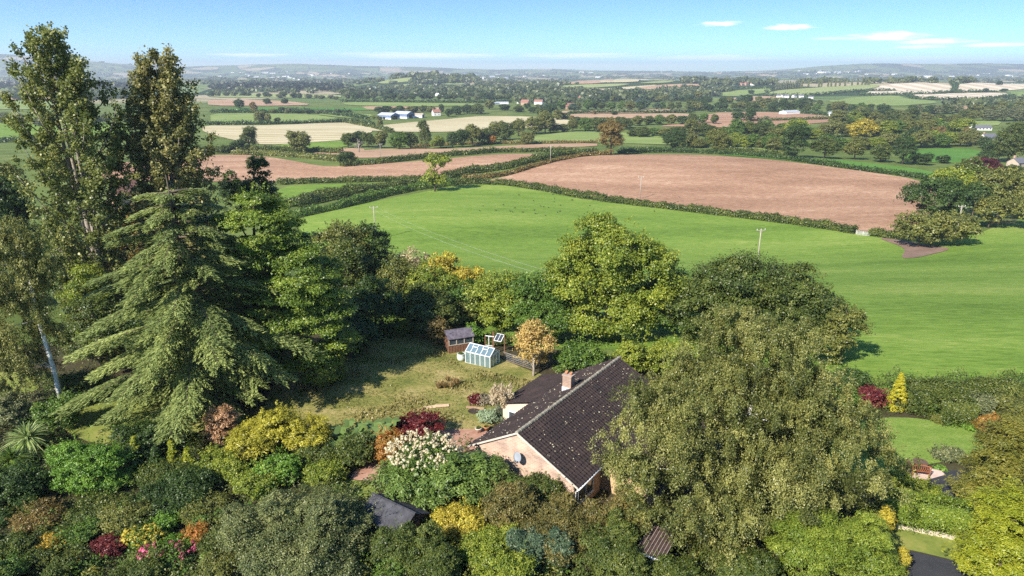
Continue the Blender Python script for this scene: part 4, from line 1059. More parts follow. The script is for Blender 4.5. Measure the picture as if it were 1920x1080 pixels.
for k in range(90):
    z = random.choice([(400, 660, 134, 151), (400, 660, 134, 151), (940, 1260, 132, 146), (1500, 1700, 132, 142), (820, 960, 140, 152), (1720, 1920, 138, 147)])
    far_house(random.uniform(*z[:2]), random.uniform(*z[2:]), 'pale building of the distant towns on the plain', random.choice(SH[:1] + SHED), 'buildings of the distant towns', 'building', random.uniform(1.1, 2.2), 'building')

# ------------------------------------------------------------------ poles, wires, gate, crows
WOOD_P = solid('pole_wood', (.36, .32, .27), .9, .2, 2); INSUL = solid('insulator', (.7, .7, .68), .4)
def pole(lab, base, h=9.0, rz=0.0):
    root = thing('utility_pole', lab, 'pole', base, rz)
    t = Tubes(); t.add([(0, 0, -.3), (0, 0, h)], [.16, .11], 8); link('post', t.mesh('post'), WOOD_P, root)
    m = Boxes(); m.bar((-1.1, 0, h - .35), (1.1, 0, h - .35), .12, .14); m.bar((-.6, .05, h - .4), (0, .05, h - 1.1), .05); m.bar((.6, .05, h - .4), (0, .05, h - 1.1), .05)
    link('crossarm', m.mesh('crossarm'), WOOD_P, root)
    for x in (-1, 0, 1):
        v, f = lathe([(0, h - .28), (.07, h - .26), (.05, h - .15), (.08, h - .1), (.05, h + .02), (0, h + .04)], 8)
        link('insulator', pymesh('insulator', [(a + x, b, c) for a, b, c in v], f), INSUL, root)
    return root
def onz(x, y): return Vector((x, y, float(hgt(x, y))))
pA = onz((699 - 960) / 1280 * 187, 186); pB = onz(ray(1425, 450)[0] / ray(1425, 450)[1] * 152, 152)
pole('pole with crossarm rising above the left end of the tree belt', pA, 9.5, .3)
pole('slim pole with crossarm on the pasture above the dark oak', pB, 9.0, .2)
pole('thin pole standing inside the big ploughed field', G(1200, 373), 8.5, .1)
pole('pole beside the curving lane hedge', G(1032, 306), 8.5, .1)
pole('pole with pale crossarm poking out of the right hand bushes', onz(ray(1800, 405)[0] / ray(1800, 405)[1] * 188, 188), 9.3, .1)
pole('small pole on the tan strip below the tree belt', G(714, 296), 7.5, .1)
pC = onz(6.5, 79)
LEADW = solid('wire_metal', (.42, .44, .44), .5)
def wire(lab, a, b, sag, off):
    t = Tubes(); a = a + Vector((off, 0, 9.1)); b = b + Vector((off, 0, 5.2)); pts = []
    for k in range(25):
        s = k / 24; p = a.lerp(b, s); p.z -= sag * 4 * s * (1 - s); pts.append(p - a)
    t.add(pts, .011, 5); o = link('overhead_wire', t.mesh('overhead_wire'), LEADW, None, a); tag(o, lab, 'wire')
wire('upper of two pale wires crossing the pasture left of the maple', pA, pC, 1.0, 1.0)
wire('lower of two pale wires crossing the pasture left of the maple', pA, pC, 1.2, -1.0)

def gate():
    a = G(1606, 440); c = G(1630, 442); m = Boxes(); d = c - a
    root = thing('field_gate', 'pale metal field gate in the hedge below the ploughed field', 'gate', a)
    for z in (.15, .4, .65, .9, 1.2): m.bar((0, 0, z), (d.x, d.y, z), .07)
    for k in (0, .5, 1): m.bar((d.x * k, d.y * k, .1), (d.x * k, d.y * k, 1.25), .08)
    link('bars', m.mesh('bars'), INSUL, root)
    for k in (-.05, 1.05):
        p = Boxes(); p.box(d.x * k - .1, d.y * k - .1, -.2, d.x * k + .1, d.y * k + .1, 1.5); link('post', p.mesh('post'), WOOD_P, root)
gate()
CROW = solid('crow_black', (.012, .012, .014), .6)
def crow_mesh():
    v, f = lathe([(0, -.2), (.06, -.15), (.1, 0), (.09, .12), (.04, .2), (0, .22)], 8)
    v = [(a, c, b + .2) for a, b, c in v]; b = Boxes(); b.poly(v, f)
    v2, f2 = lathe([(0, -.07), (.05, -.03), (.06, .02), (.02, .08), (0, .15)], 7); b.poly([(a, c + .24, q + .3) for a, q, c in v2], f2)
    b.quad((-.05, -.18, .2), (.05, -.18, .2), (.06, -.42, .16), (-.06, -.42, .16), .02)
    b.bar((.04, 0, .14), (.04, .02, 0), .02); b.bar((-.04, 0, .14), (-.04, .02, 0), .02)
    me = b.mesh('crow'); me.materials.append(CROW); return me
cm_ = crow_mesh()
for k in range(34):
    px, py = (random.gauss(1010, 55), random.gauss(382, 11)) if k < 24 else (random.uniform(900, 1330), random.uniform(362, 470))
    b = G(px, max(365, py)); o = bpy.data.objects.new('crow', cm_); COL.objects.link(o); o.location = b + Vector((0, 0, .03)); o.rotation_euler = (0, 0, random.uniform(0, 6.28)); o.scale = (1.3,) * 3
    tag(o, 'black crow feeding on the open green pasture', 'bird', 'crows feeding on the pasture')

# ================================================================== the garden and the trees round it
def poplar(label, box, d, base_px, lean=0.0, pal='oak'):
    c, r = lobe_box(*box, d); L = d * PX * 2.7
    bz = float(hgt(c[0], d)); O = Vector((c[0] + lean, d, bz)); top = c[2] + r[2] - bz; Rm = r[0]
    root = thing('poplar', label, 'poplar', O)
    tb = Tubes(); sp = Soup(); g = rng
    stems = [(0, 0), (-.8, .4), (.9, -.3), (.3, .8)]
    for sx, sy in stems:
        e = Vector((sx * Rm * .22 - lean, sy * Rm * .2, top * random.uniform(.84, .97)))
        tb.add([(sx * .25, sy * .25, -.3), (sx * .7, sy * .7, top * .3), (e.x * .8, e.y * .8, top * .65), e], [.42, .3, .16, .03], 7)
    n = 130
    for k in range(n):
        f = .06 + .92 * (k + random.random()) / n
        prof = min(1, (1.05 - f) * 2.2) ** .75 * (.55 + .75 * min(1, f * 2.2)) if f > .1 else .6
        prof = min(1.05, prof) * random.uniform(.55, 1.08)
        az = k * 2.39996 + random.uniform(-.4, .4); tip = Vector((math.cos(az) * Rm * prof - lean * f, math.sin(az) * Rm * .8 * prof, f * top))
        ln = top * random.uniform(.10, .2); s = Vector((tip.x * .25, tip.y * .25, max(.5, tip.z - ln)))
        mid_ = s.lerp(tip, .5) + Vector((tip.x, tip.y, 0)) * .12
        tb.add([s, mid_, tip], [.09, .06, .02], 4)
        m = int(640 * (.6 + .6 * random.random()))
        t = .18 + .85 * g.random(m) ** .85
        P = ((1 - t) ** 2)[:, None] * np.array(s) + (2 * t * (1 - t))[:, None] * np.array(mid_) + (t ** 2)[:, None] * np.array(tip)
        # small tufts along the shoot
        tuft = g.normal(size=(14, 3)) * np.array([.55, .5, .75]) * (Rm / 4.5); P = P + tuft[(t * 13.9 % 14).astype(int) % 14] * (.9 - .45 * t)[:, None] + g.normal(size=(m, 3)) * .22
        Nn = unit(m) + np.array([0, 0, .35]) + nrm(P - np.array([0, 0, 1.]) * P[:, 2:3] * np.array([0, 0, 1.])) * .4
        sp.add(leaf_quads(P, Nn, L * g.uniform(.6, 1.3, m), .72), .45 * random.random() + .55 * g.random(m))
    link('crown', sp.mesh('crown'), FM[pal], root); link('trunk', tb.mesh('trunk'), BARK_P, root)
FM['poplar'] = foliage('leaf_poplar', [(.06, .085, .018), (.13, .165, .035), (.27, .29, .08), (.38, .36, .10)])
FM['poplar_b'] = foliage('leaf_poplar_brown', [(.075, .085, .025), (.18, .185, .055), (.34, .31, .11), (.50, .43, .17)])
poplar('tallest poplar with loose open green top at the left', (36, 38, 236, 600), 73, None, .6, 'poplar')
poplar('shorter browner poplar just right of the tallest one', (238, 80, 408, 580), 78, None, -.3, 'poplar_b')

def cedar(label, box, d):
    c, r = lobe_box(*box, d); bz = float(hgt(c[0], d)); O = Vector((c[0], d, bz)); top = c[2] + r[2] - bz; Rm = r[0]
    root = thing('cedar', label, 'cedar', O); tb = Tubes(); sp = Soup(); g = rng
    tb.add([(.2, 0, -.3), (.3, 0, top * .3), (0, .1, top * .6), (-.3, 0, top * .98)], [.45, .36, .2, .03], 9)
    PP = []; TT = []; NN = []; LL = []; tn = []; lev = 15
    for k in range(lev * 7):
        lv = k // 7; f = .05 + .90 * (lv + random.uniform(-.16, .16)) / lev + .02; az = (k % 7) * .8976 + lv * .55 + random.uniform(-.3, .3)
        ln = (Rm * 1.24 * min(1, (1 - f) * 1.75) ** .75 + .25) * random.uniform(.52, 1.12)
        h = np.array([math.cos(az), math.sin(az), 0]); sd = np.array([-math.sin(az), math.cos(az), 0])
        z0 = f * top; rise = random.uniform(.14, .24); dr = random.uniform(.26, .36)
        pos = lambda s: h * (ln * s)[:, None] + np.array([0, 0, 1.]) * (z0 + ln * (rise * s - dr * s * s))[:, None]
        pp = pos(np.linspace(0, 1, 6)); tb.add([tuple(p) for p in pp], [.09, .075, .06, .045, .03, .012], 5)
        ntw = int(14 + ln * 7); bt = random.random()
        for q in range(ntw):
            s = .16 + .84 * (q + random.random()) / ntw; sgn = 1 if q % 2 else -1
            tl = ln * .30 * (1 - .7 * s) * random.uniform(.6, 1.25) + .35
            td = nrm((h * .85 + sd * sgn * random.uniform(.45, .85))[None])[0]
            p0 = pos(np.array([s]))[0]; m = int(9 + tl * 16)
            u = g.random(m); P = p0 + td * (tl * u)[:, None] + np.array([0, 0, -1.]) * (.05 * tl * u + .30 * tl * u * u)[:, None] + g.normal(size=(m, 3)) * np.array([.06, .06, .03])
            P[:, 2] -= g.random(m) ** 3 * .30
            T = nrm(td * .8 + h * .3 + np.array([0, 0, -.5]) * (.2 + u)[:, None] + unit(m) * .4)
            PP.append(P); TT.append(T); NN.append(np.array([0, 0, 1.]) + unit(m) * .4); LL.append(.33 * g.uniform(.7, 1.3, m)); tn.append(np.full(m, .35 * bt) + .2 * random.random() + .45 * g.random(m))
    P = np.concatenate(PP); ok = P[:, 2] > .05
    sp.add(leaf_quads(P, np.concatenate(NN), np.concatenate(LL), .30, np.concatenate(TT))[ok], np.concatenate(tn)[ok])
    print('cedar', len(P))
    link('crown', sp.mesh('crown'), FM['cedar'], root); link('trunk', tb.mesh('trunk'), BARK, root)
cedar('large grey-green cedar with drooping tiered branches on the left', (190, 318, 515, 800), 55)

# --- trees behind the garden, left to right
T_ = tree
T_('tree', 'dark tree at the left edge behind the birch and poplar', [(-60, 320, 60, 480), (-40, 400, 110, 600)], 88, 'dark')
T_('tree', 'yellowish willow-like tree at the left edge beside the poplar', [(-40, 300, 50, 400)], 92, 'olive')
T_('tree', 'dark ivy covered tree between the two poplar trunks', [(90, 420, 230, 620)], 84, 'dark')
T_('tree', 'brownish tree behind the cedar under the second poplar', [(195, 400, 330, 620), (230, 375, 300, 470)], 86, 'brown')
T_('tree', 'small yellow-green tree below the tallest poplar', [(128, 480, 205, 660), (150, 575, 225, 700)], 68, 'yellowgreen')
T_('tree', 'dark tree in shade behind the cedar trunk', [(190, 560, 420, 740)], 66, 'dark')
T_('tree', 'shaded tree at the left between birch trunk and cedar', [(110, 560, 260, 760)], 62, 'oak')
T_('yew', 'dark shaggy yew with pointed top behind the big left trees', [(440, 320, 525, 430), (462, 288, 505, 350), (412, 318, 455, 400)], 90, 'dark', 'feather', cat='yew')
T_('walnut_tree', 'tall fresh green tree with drooping layered foliage right of cedar', [(398, 332, 565, 560), (440, 430, 650, 640), (480, 510, 675, 735), (405, 480, 560, 720)], 59, 'walnut', 'flat', K=2.8, leaf=2.2)
T_('chestnut_tree', 'small yellow-green tree at the shady corner of the garden lawn', [(545, 645, 660, 725)], 58, 'yellowgreen', 'flat')
T_('tree', 'brown-olive oak at the left end of the belt behind the garden', [(575, 405, 700, 650)], 86, 'olive')
T_('tree', 'dark round tree below the pole in the belt behind the garden', [(650, 405, 738, 560), (660, 470, 760, 640)], 88, 'dark')
T_('tree', 'deep shaded tree overhanging the back of the garden lawn', [(640, 520, 770, 690)], 72, 'dark')
T_('tree', 'shaded oak left of the brown shed', [(740, 530, 850, 670)], 74, 'oak')
T_('tree', 'grey twiggy half bare tree on the edge of the pasture', [(735, 460, 815, 600)], 88, 'twiggy', K=1.5, bark=BARK_P)
T_('tree', 'mixed brown-green tree in the middle of the garden belt', [(700, 480, 800, 640)], 80, 'olive')
T_('tree', 'golden green field maple at the edge of the pasture', [(785, 470, 880, 620)], 86, 'gold3')
T_('tree', 'orange tinted field maple at the right end of the golden group', [(835, 500, 935, 650)], 82, 'gold3')
T_('tree', 'tall dark green tree between the walnut and the belt', [(600, 440, 700, 640)], 80, 'oak')
T_('tree', 'mossy green tree in the middle of the garden belt', [(690, 470, 780, 600), (700, 540, 800, 660)], 82, 'oak')
T_('tree', 'greenish field maple behind the two shaded oaks', [(750, 490, 860, 640)], 79, 'yellowgreen')
T_('tree', 'dull green tree left of the greenhouse behind the shed', [(850, 540, 950, 660)], 77, 'oak')
T_('tree', 'shaded oak at the back of the lawn left of the shed', [(760, 560, 860, 680)], 71, 'oak')
T_('tree', 'leafy green tree closing the gap above the brown shed', [(820, 520, 920, 650)], 78, 'mid')
T_('tree', 'dark tree behind the yellow-green chestnut', [(600, 600, 720, 720)], 66, 'dark')
T_('tree', 'broad shaded tree at the back left corner of the lawn', [(600, 560, 700, 690)], 70, 'oak')
T_('tree', 'olive bushy tree behind the brown shed', [(790, 560, 900, 650)], 76, 'olive')
T_('tree', 'small brownish tree just left of the brown shed', [(800, 590, 842, 668)], 68, 'brown')
T_('tree', 'mid green maple behind the greenhouse', [(880, 505, 1012, 670), (900, 540, 1000, 690, 73)], 75, 'yellowgreen')
T_('tree', 'green leafy tree between greenhouse and the big maple', [(945, 505, 1085, 690), (960, 560, 1080, 700, 70)], 72, 'mid')
T_('maple_tree', 'biggest yellow-green maple behind the house roof', [(1055, 398, 1230, 560), (1015, 450, 1150, 620), (1130, 440, 1278, 620), (1030, 540, 1230, 700)], 72, 'yellowgreen', K=2.8, leaf=2.2, bark=BARK_P)
T_('tree', 'dark green tree filling the gap right of the big maple', [(1200, 500, 1330, 690)], 73, 'mid')
T_('oak_tree', 'broad dark oak with domed crown at the pasture edge', [(1290, 470, 1500, 650), (1235, 520, 1400, 690), (1400, 490, 1560, 680), (1480, 545, 1585, 690)], 69, 'oak', K=2.8, leaf=2.2)
T_('oak_tree', 'drooping yellowish tree side right of the broad dark oak', [(1545, 570, 1628, 660), (1510, 610, 1590, 720)], 63, 'olive', K=2.0)
T_('tree', 'small golden brown tree with pale trunk beside the garden fence', [(962, 605, 1045, 690), (975, 598, 1020, 650)], 61.5, 'straw_leaf', base=(1000, 706), bark=BARK_P, r0=.12, K=1.9)
shrub('bush', 'green leafy bush between the golden tree and the roof', [(1025, 640, 1150, 715)], 61, 'mid', 'broad', 'bush')
shrub('bush', 'yellow-green bushy hedge behind the house ridge', [(1145, 632, 1230, 710), (1205, 638, 1310, 720)], 60.5, 'yellowgreen', cat='bush')
shrub('bush', 'bright green elder bush beside the brown shed', [(868, 605, 905, 650)], 68, 'fresh', cat='bush')
shrub('bush', 'dark scrub behind the greenhouse frame', [(900, 628, 960, 668)], 69, 'oak', cat='bush')

# --- silver birch on the left, weeping
def birch(label, lobes, d, base, tip, pal, bend, r0=.2, K=2.0, leaf=1.9, parts_leaf='crown'):
    L = d * PX * leaf; B = Vector((base[0], base[1], float(hgt(base[0], base[1]))))
    root = thing('silver_birch', label, 'birch', B); sp = Soup(); limb = []
    for lb in lobes:
        c, r = lobe_box(*lb[:4], lb[4] if len(lb) > 4 else d)
        crown_leaves(sp, np.array(c) - np.array(B), r, L, 'weep', K, zmin=.1, limb=limb, brs=.23 * r[0] + .3)
        shoots(sp, np.array(c) - np.array(B), r, L, int(16 + 7 * r[0]), ln=(.10, .28))
    link('crown', sp.mesh('crown'), FM[pal], root)
    tb = Tubes(); P = [Vector((0, 0, -.3))] + [Vector(q) - B for q in bend] + [Vector(tip) - B]
    n = len(P); tb.add(P, [r0 * (1 - .85 * k / (n - 1)) for k in range(n)], 9)
    random.shuffle(limb)
    for bc, rb in limb[:9]:
        bc = Vector(bc); s = min(P[1:], key=lambda q: (q - bc).length + abs(q.z - bc.z + 2)); m = s.lerp(bc, .55) + Vector((0, 0, -.2))
        bc = m.lerp(bc, .7); tb.add([s, m, bc], [r0 * .2, r0 * .09, .008], 5)
    link('trunk', tb.mesh('trunk'), BARK_W, root); return root
birch('weeping silver birch with white trunk at the left edge', [(-50, 385, 70, 600), (-40, 500, 95, 720), (30, 430, 105, 560), (-80, 600, 60, 740)], 52, tuple(G(121, 775)), tuple(at(35, 440, 52)), 'birch',
      [tuple(at(100, 690, 52.5)), tuple(at(72, 600, 52.5)), tuple(at(50, 500, 52))], .24)
birch('huge weeping birch in front of the house on the right', [(1300, 556, 1545, 750, 40), (1200, 650, 1420, 860, 38.5), (1122, 720, 1320, 930, 37), (1420, 650, 1610, 880, 38.5), (1480, 745, 1690, 950, 36.5), (1180, 840, 1400, 1000, 35.6), (1290, 900, 1440, 1080, 34.5), (1330, 800, 1600, 1010, 35.5), (1170, 690, 1330, 850, 39), (1320, 690, 1540, 870, 38), (1290, 640, 1540, 790, 39.2)], 37,
      (14.2, 37.5), tuple(at(1420, 690, 39.5)), 'birch', [tuple(at(1400, 880, 37.5)), tuple(at(1405, 780, 38.5))], .30, K=1.65, leaf=2.2)

# --- ground sheets of the garden
BED = field_mat('bed_soil', [(.3, (.035, .028, .018)), (.5, (.06, .05, .028)), (.7, (.07, .085, .03))], .5, fine=4)
ROUGH = field_mat('rough_lawn', [(.33, (.06, .075, .018)), (.44, (.15, .165, .04)), (.54, (.27, .235, .08)), (.66, (.43, .34, .16))], .2, (1, 1.6, 1), .4, 2.2, fine_amt=.45, bump=.5)
LAWN = field_mat('mown_lawn', [(.36, (.10, .17, .03)), (.47, (.155, .235, .042)), (.55, (.19, .265, .055)), (.64, (.27, .31, .09))], .35, (1, 2, 1), .3, 3.5, fine_amt=.55, bump=.4)
VERGE = field_mat('verge_grass', [(.3, (.10, .14, .03)), (.5, (.19, .22, .05)), (.7, (.30, .27, .09))], .4, fine=3)
TARMAC = field_mat('tarmac', [(.3, (.030, .032, .038)), (.5, (.042, .044, .05)), (.7, (.06, .06, .066))], .6, fine=9)
PAVE = field_mat('patio_paving', [(.3, (.46, .33, .27)), (.5, (.56, .42, .35)), (.7, (.66, .54, .46))], 1.2, fine=6)
BRICKP = field_mat('brick_paving', [(.3, (.26, .13, .09)), (.5, (.36, .20, .14)), (.7, (.48, .32, .24))], 1.5, fine=7)
drape_world('garden_bed', [(-64, 14), (34, 14), (38, 48), (32, 57), (8, 66), (-8, 71), (-30, 74), (-64, 66)], BED, .02, 1.5)
def gsheet(name, px, mat, lift, s=.8, smooth=2):
    wp = [G(*p) for p in smooth_closed(px, smooth)]
    return drape_world(name, [(p.x, p.y) for p in wp], mat, lift, s)
gsheet('garden_lawn', [(480, 800), (520, 700), (600, 655), (690, 632), (780, 625), (870, 640), (905, 660), (1020, 706), (1090, 720), (1000, 760), (930, 800), (840, 812), (740, 820), (560, 830)], ROUGH, .05)
gsheet('lawn', [(1560, 790), (1690, 782), (1770, 792), (1850, 815), (1900, 845), (1760, 868), (1700, 880), (1640, 920), (1540, 900)], LAWN, .06)
gsheet('lawn', [(-30, 700), (60, 698), (80, 735), (-30, 745)], VERGE, .06)
gsheet('lawn', [(110, 770), (200, 745), (330, 750), (420, 790), (330, 830), (180, 835), (120, 810)], VERGE, .06)
gsheet('lawn', [(560, 905), (600, 890), (690, 905), (720, 935), (640, 940)], VERGE, .06)
gsheet('terrace', [(690, 850), (780, 812), (850, 806), (915, 806), (900, 840), (760, 880), (700, 905), (655, 900)], BRICKP, .08, 1.0, 0)
gsheet('verge', [(1630, 985), (1700, 990), (1830, 1010), (1850, 1040), (1820, 1060), (1720, 1035), (1640, 1020)], VERGE, .06)
gsheet('driveway', [(1560, 1020), (1640, 1022), (1720, 1037), (1830, 1062), (1860, 1140), (1560, 1140)], TARMAC, .05, 1.0, 0)
gsheet('driveway', [(1715, 902), (1775, 884), (1860, 880), (1870, 950), (1780, 935)], TARMAC, .05, 1.0, 0)
gsheet('patio', [(1698, 882), (1730, 876), (1765, 885), (1772, 892), (1716, 908)], PAVE, .09, .6, 0)
FM['dry'] = foliage('dry_grass', [(.10, .11, .03), (.22, .20, .06), (.40, .33, .15)], .3)
def tufts():
    sp = Soup(); poly = [G(*p) for p in [(540, 790), (565, 720), (640, 695), (700, 672), (830, 660), (870, 690), (1000, 715), (1060, 722), (930, 795), (840, 806), (600, 815)]]
    pl = [(p.x, p.y) for p in poly]; n = 26000
    x = rng.uniform(min(p[0] for p in pl), max(p[0] for p in pl), n); y = rng.uniform(min(p[1] for p in pl), max(p[1] for p in pl), n)
    pt = np.sin(x * .9) * np.sin(y * 1.1 + 1) + np.sin(x * .37 + 2) * np.sin(y * .45)
    k = inside(pl, x, y) & (rng.random(n) < .35 + .3 * pt); x, y = x[k], y[k]; m = len(x)
    h = rng.uniform(.08, .22, m) * (1 + .6 * (pt[k] > .6)); P = np.stack([x, y, hgt(x, y) + .05 + h * .4], 1)
    sp.add(leaf_quads(P, unit(m) * np.array([1, 1, .25]), h, .45, np.array([0, 0, 1.]) + unit(m) * .5), .5 * rng.random(m) + .35 * (pt[k] + 1) / 2)
    tag(link('grass', sp.mesh('grass'), FM['dry']), 'rough dry grass tufts across the garden lawn', 'grass', kind='stuff')
    lawnp = [[G(*p) for p in q] for q in ([(470, 805), (520, 700), (600, 655), (690, 632), (780, 625), (905, 655), (1030, 708), (1100, 720), (1000, 770), (930, 812), (700, 905), (655, 905), (690, 850), (740, 815), (560, 825)],
              [(1560, 1000), (1640, 985), (1850, 1015), (1880, 1140), (1540, 1140)], [(1690, 905), (1698, 878), (1730, 872), (1870, 870), (1880, 960), (1770, 945)], [(1560, 788), (1690, 780), (1870, 820), (1900, 850), (1690, 890), (1540, 900)], [(-30, 700), (60, 698), (80, 735), (-30, 745)], [(110, 770), (200, 745), (330, 750), (420, 790), (330, 830), (180, 835), (120, 810)])]
    lw = [[(p.x, p.y) for p in q] for q in lawnp] + [[(-4, 44), (5, 37), (12, 38), (22, 50), (9, 56), (-1, 56)]]
    for q, (pal, lab, n, ph) in enumerate((('oak', 'low leafy dark green ground cover over the shaded garden beds', 520000, 0), ('mid', 'fresh green undergrowth between the border shrubs', 330000, 2.1), ('olive', 'olive and yellowing undergrowth between the border shrubs', 240000, 4.4))):
        sp = Soup(); y = 24 + 36 * rng.random(n) ** 1.4; x = rng.uniform(-1, 1, n) * (.80 * y + 5)
        mound = np.clip(np.sin(x * 1.15 + ph) * np.sin(y * 1.35 + 2 * ph) + .5 * np.sin(x * 2.9 + ph) * np.sin(y * 2.3), 0, 1.4)
        k = rng.random(n) < (.5 if q == 0 else 0) + .9 * mound
        for pl_ in lw: k &= ~inside(pl_, x, y)
        x, y, mound = x[k], y[k], mound[k]; m = len(x)
        P = np.stack([x, y, hgt(x, y) + .05 + (rng.random(m) ** .6) * mound * 1.15], 1); P += rng.normal(size=(m, 3)) * .05
        sp.add(leaf_quads(P, np.array([0, 0, .7]) + unit(m) * .9, rng.uniform(.1, .2, m), .66), .25 * mound / 1.4 + .65 * rng.random(m))
        tag(link('ground_cover', sp.mesh('ground_cover'), FM[pal]), lab, 'ground cover', kind='stuff')
tufts()

# --- foreground borders (left to right, back to front)
B_ = shrub
B_('shrub', 'dull green shrub beside the little left lawn', [(-30, 735, 70, 800)], 50, 'grey')
B_('shrub', 'leafy green shrub below the white birch trunk', [(60, 740, 160, 815)], 50, 'mid')
B_('shrub', 'pale green bush in front of the cedar at left', [(105, 690, 210, 775)], 55, 'oak')
B_('shrub', 'dark shrub at the foot of the cedar branches', [(215, 790, 340, 860)], 47, 'dark')
B_('shrub', 'large fern-leaved green shrub in the left border', [(85, 825, 250, 930), (150, 880, 275, 985)], 42, 'fresh', 'flat', K=2.4)
B_('shrub', 'very dark shrub at the left edge under the cabbage palms', [(-40, 870, 110, 1010)], 40, 'dark')
B_('shrub', 'dark shrub behind the yellow conifers', [(190, 830, 300, 930)], 44, 'dark')
B_('dwarf_conifer', 'left of three small yellow conifers in the border', [(238, 818, 272, 875)], 44, 'lime', 'cone', cat='conifer')
B_('dwarf_conifer', 'middle small yellow conifer in the border', [(308, 826, 340, 880)], 43.5, 'lime', 'cone', cat='conifer')
B_('dwarf_conifer', 'right of three small yellow conifers in the border', [(335, 838, 372, 890)], 43, 'lime', 'cone', cat='conifer')
B_('dwarf_conifer', 'dark green cone shaped conifer between the yellow ones', [(275, 836, 318, 920)], 43, 'dark', 'cone', cat='conifer')
B_('shrub', 'shrub with pinkish bare tips left of the golden shrub', [(385, 755, 450, 850)], 48, 'pinktip', 'feather', parts=True)
B_('shrub', 'large golden yellow shrub in the middle of the left garden', [(425, 790, 560, 885), (480, 755, 560, 840), (530, 775, 622, 870)], 46, 'gold2', 'feather', parts=True)
B_('shrub', 'yellow-green shrub below the golden shrub', [(345, 850, 470, 930)], 43, 'yellowgreen')
B_('shrub', 'rounded green shrub in front of the golden shrub', [(470, 855, 575, 915)], 42.5, 'fresh')
B_('shrub', 'mossy green shrub left of the grey berried shrub', [(430, 880, 530, 960)], 41, 'yellowgreen')
B_('shrub', 'dark shrub in the hollow of the left border', [(250, 905, 420, 1000)], 40, 'dark')
B_('shrub', 'dark green bush below the fern-leaved shrub', [(120, 945, 250, 1010)], 38.5, 'oak')
B_('shrub', 'olive bush speckled yellow behind the pale hydrangea', [(185, 945, 300, 1020)], 37.5, 'olive')
B_('shrub', 'glossy bright green bush right of the pale hydrangea', [(285, 965, 340, 1020)], 37, 'fresh')
B_('shrub', 'feathery light green bush above the rusty shrub', [(355, 970, 395, 1015)], 37, 'fern', 'feather')
B_('shrub', 'rusty brown shrub right of the pink hydrangea', [(340, 985, 395, 1045)], 36, 'rust')
B_('shrub', 'dark red leaved shrub left of the pink hydrangea', [(175, 1015, 250, 1075)], 35, 'maroon2')
B_('shrub', 'yellow and orange variegated shrub near the bottom left', [(72, 1008, 130, 1090)], 35, 'gold')
B_('shrub', 'dark green bush in the bottom left corner', [(-20, 1000, 75, 1100)], 34.5, 'oak')
B_('shrub', 'yellow flecked shrub left of the striped grass', [(115, 1050, 160, 1100)], 33.8, 'gold')
B_('shrub', 'round dark green bush at the bottom edge', [(375, 1040, 415, 1090)], 33.6, 'fern', 'feather')
B_('shrub', 'low green bush under the pink hydrangea', [(225, 1050, 300, 1100)], 33.8, 'fern', 'feather')
B_('shrub', 'leafy green plant with long leaves below the pink hydrangea', [(300, 1055, 370, 1100)], 33.8, 'spike')
B_('shrub', 'silver leaved shrub at the bottom edge left of centre', [(415, 1062, 465, 1100)], 33, 'twig')
for k, (x0, y0, x1, y1, d, pal, lab) in enumerate([(240, 1000, 310, 1035, 36, 'lemon', 'pale yellow'), (275, 1030, 370, 1075, 35, 'pink', 'bright pink')]):
    c, r = lobe_box(x0, y0 - 12, x1, y1, d, ground=True); O = Vector((c[0], c[1], float(hgt(c[0], c[1]))))
    root = thing('hydrangea', f'{lab} flowering hydrangea in the bottom left border', 'hydrangea', O)
    sp = Soup(); crown_leaves(sp, np.array(c) - np.array(O), r, .1, 'broad', 2.2, zmin=.02); link('foliage', sp.mesh('foliage'), FM['fresh'], root)
    flower_heads(root, None, d, pal, 60 if k else 95, .24 if k else .24, 'flower_heads', origin=O, cr=(c, np.array(r) * 1.08))
B_('shrub', 'big grey-green berry shrub left of the dark shed', [(405, 940, 560, 1090), (480, 905, 680, 1050), (560, 940, 735, 1100), (440, 985, 720, 1150, 33)], 35, 'greyb', K=2.6)
B_('shrub', 'yellow-green bush below the dark garden shed', [(690, 985, 790, 1100, 33), (750, 995, 870, 1120, 32.3)], 33, 'oak')
B_('shrub', 'golden leaved shrub in the middle of the bottom edge', [(810, 950, 930, 1040)], 36, 'gold3')
B_('shrub', 'light green leafy shrub at the bottom below the golden one', [(850, 985, 985, 1100, 33.6), (880, 1030, 1010, 1130, 32)], 33.6, 'yellowgreen')
B_('shrub', 'left of two bluish buddleia-like shrubs at the bottom', [(950, 985, 1025, 1100)], 33.2, 'blue', 'feather')
B_('shrub', 'right of two bluish buddleia-like shrubs at the bottom', [(1028, 990, 1075, 1100)], 33.2, 'blue', 'feather')
B_('hedge_tree', 'brownish overgrown hedge tree in front of the gable', [(890, 905, 1010, 1000), (975, 922, 1100, 1030, 36.2), (1070, 940, 1170, 1060, 35.8), (1125, 925, 1225, 1050, 36), (960, 960, 1130, 1080, 34.5)], 36.2, 'brownhedge', K=2.6)
B_('hedge_tree', 'dark green hedge tree at the bottom right of centre', [(1060, 985, 1200, 1100, 33.5), (1090, 1030, 1230, 1130, 32), (1130, 965, 1200, 1050, 34.8)], 34, 'oak', K=2.5)
c, r = lobe_box(695, 822, 985, 985, 39.5, ground=True); O = Vector((c[0], c[1], 0))
root = thing('conifer', 'wide feathery green conifer in front of the gable, white flowers on top', 'conifer', O)
sp = Soup()
for bx in [(700, 850, 860, 985, 39.5), (780, 850, 920, 990, 39), (850, 842, 955, 960, 39.8), (745, 818, 870, 900, 40.5), (905, 885, 985, 945, 39.6)]:
    cc, rr = lobe_box(*bx[:4], bx[4]); crown_leaves(sp, np.array(cc) - np.array(O), rr, .17, 'feather', 2.4, zmin=.02)
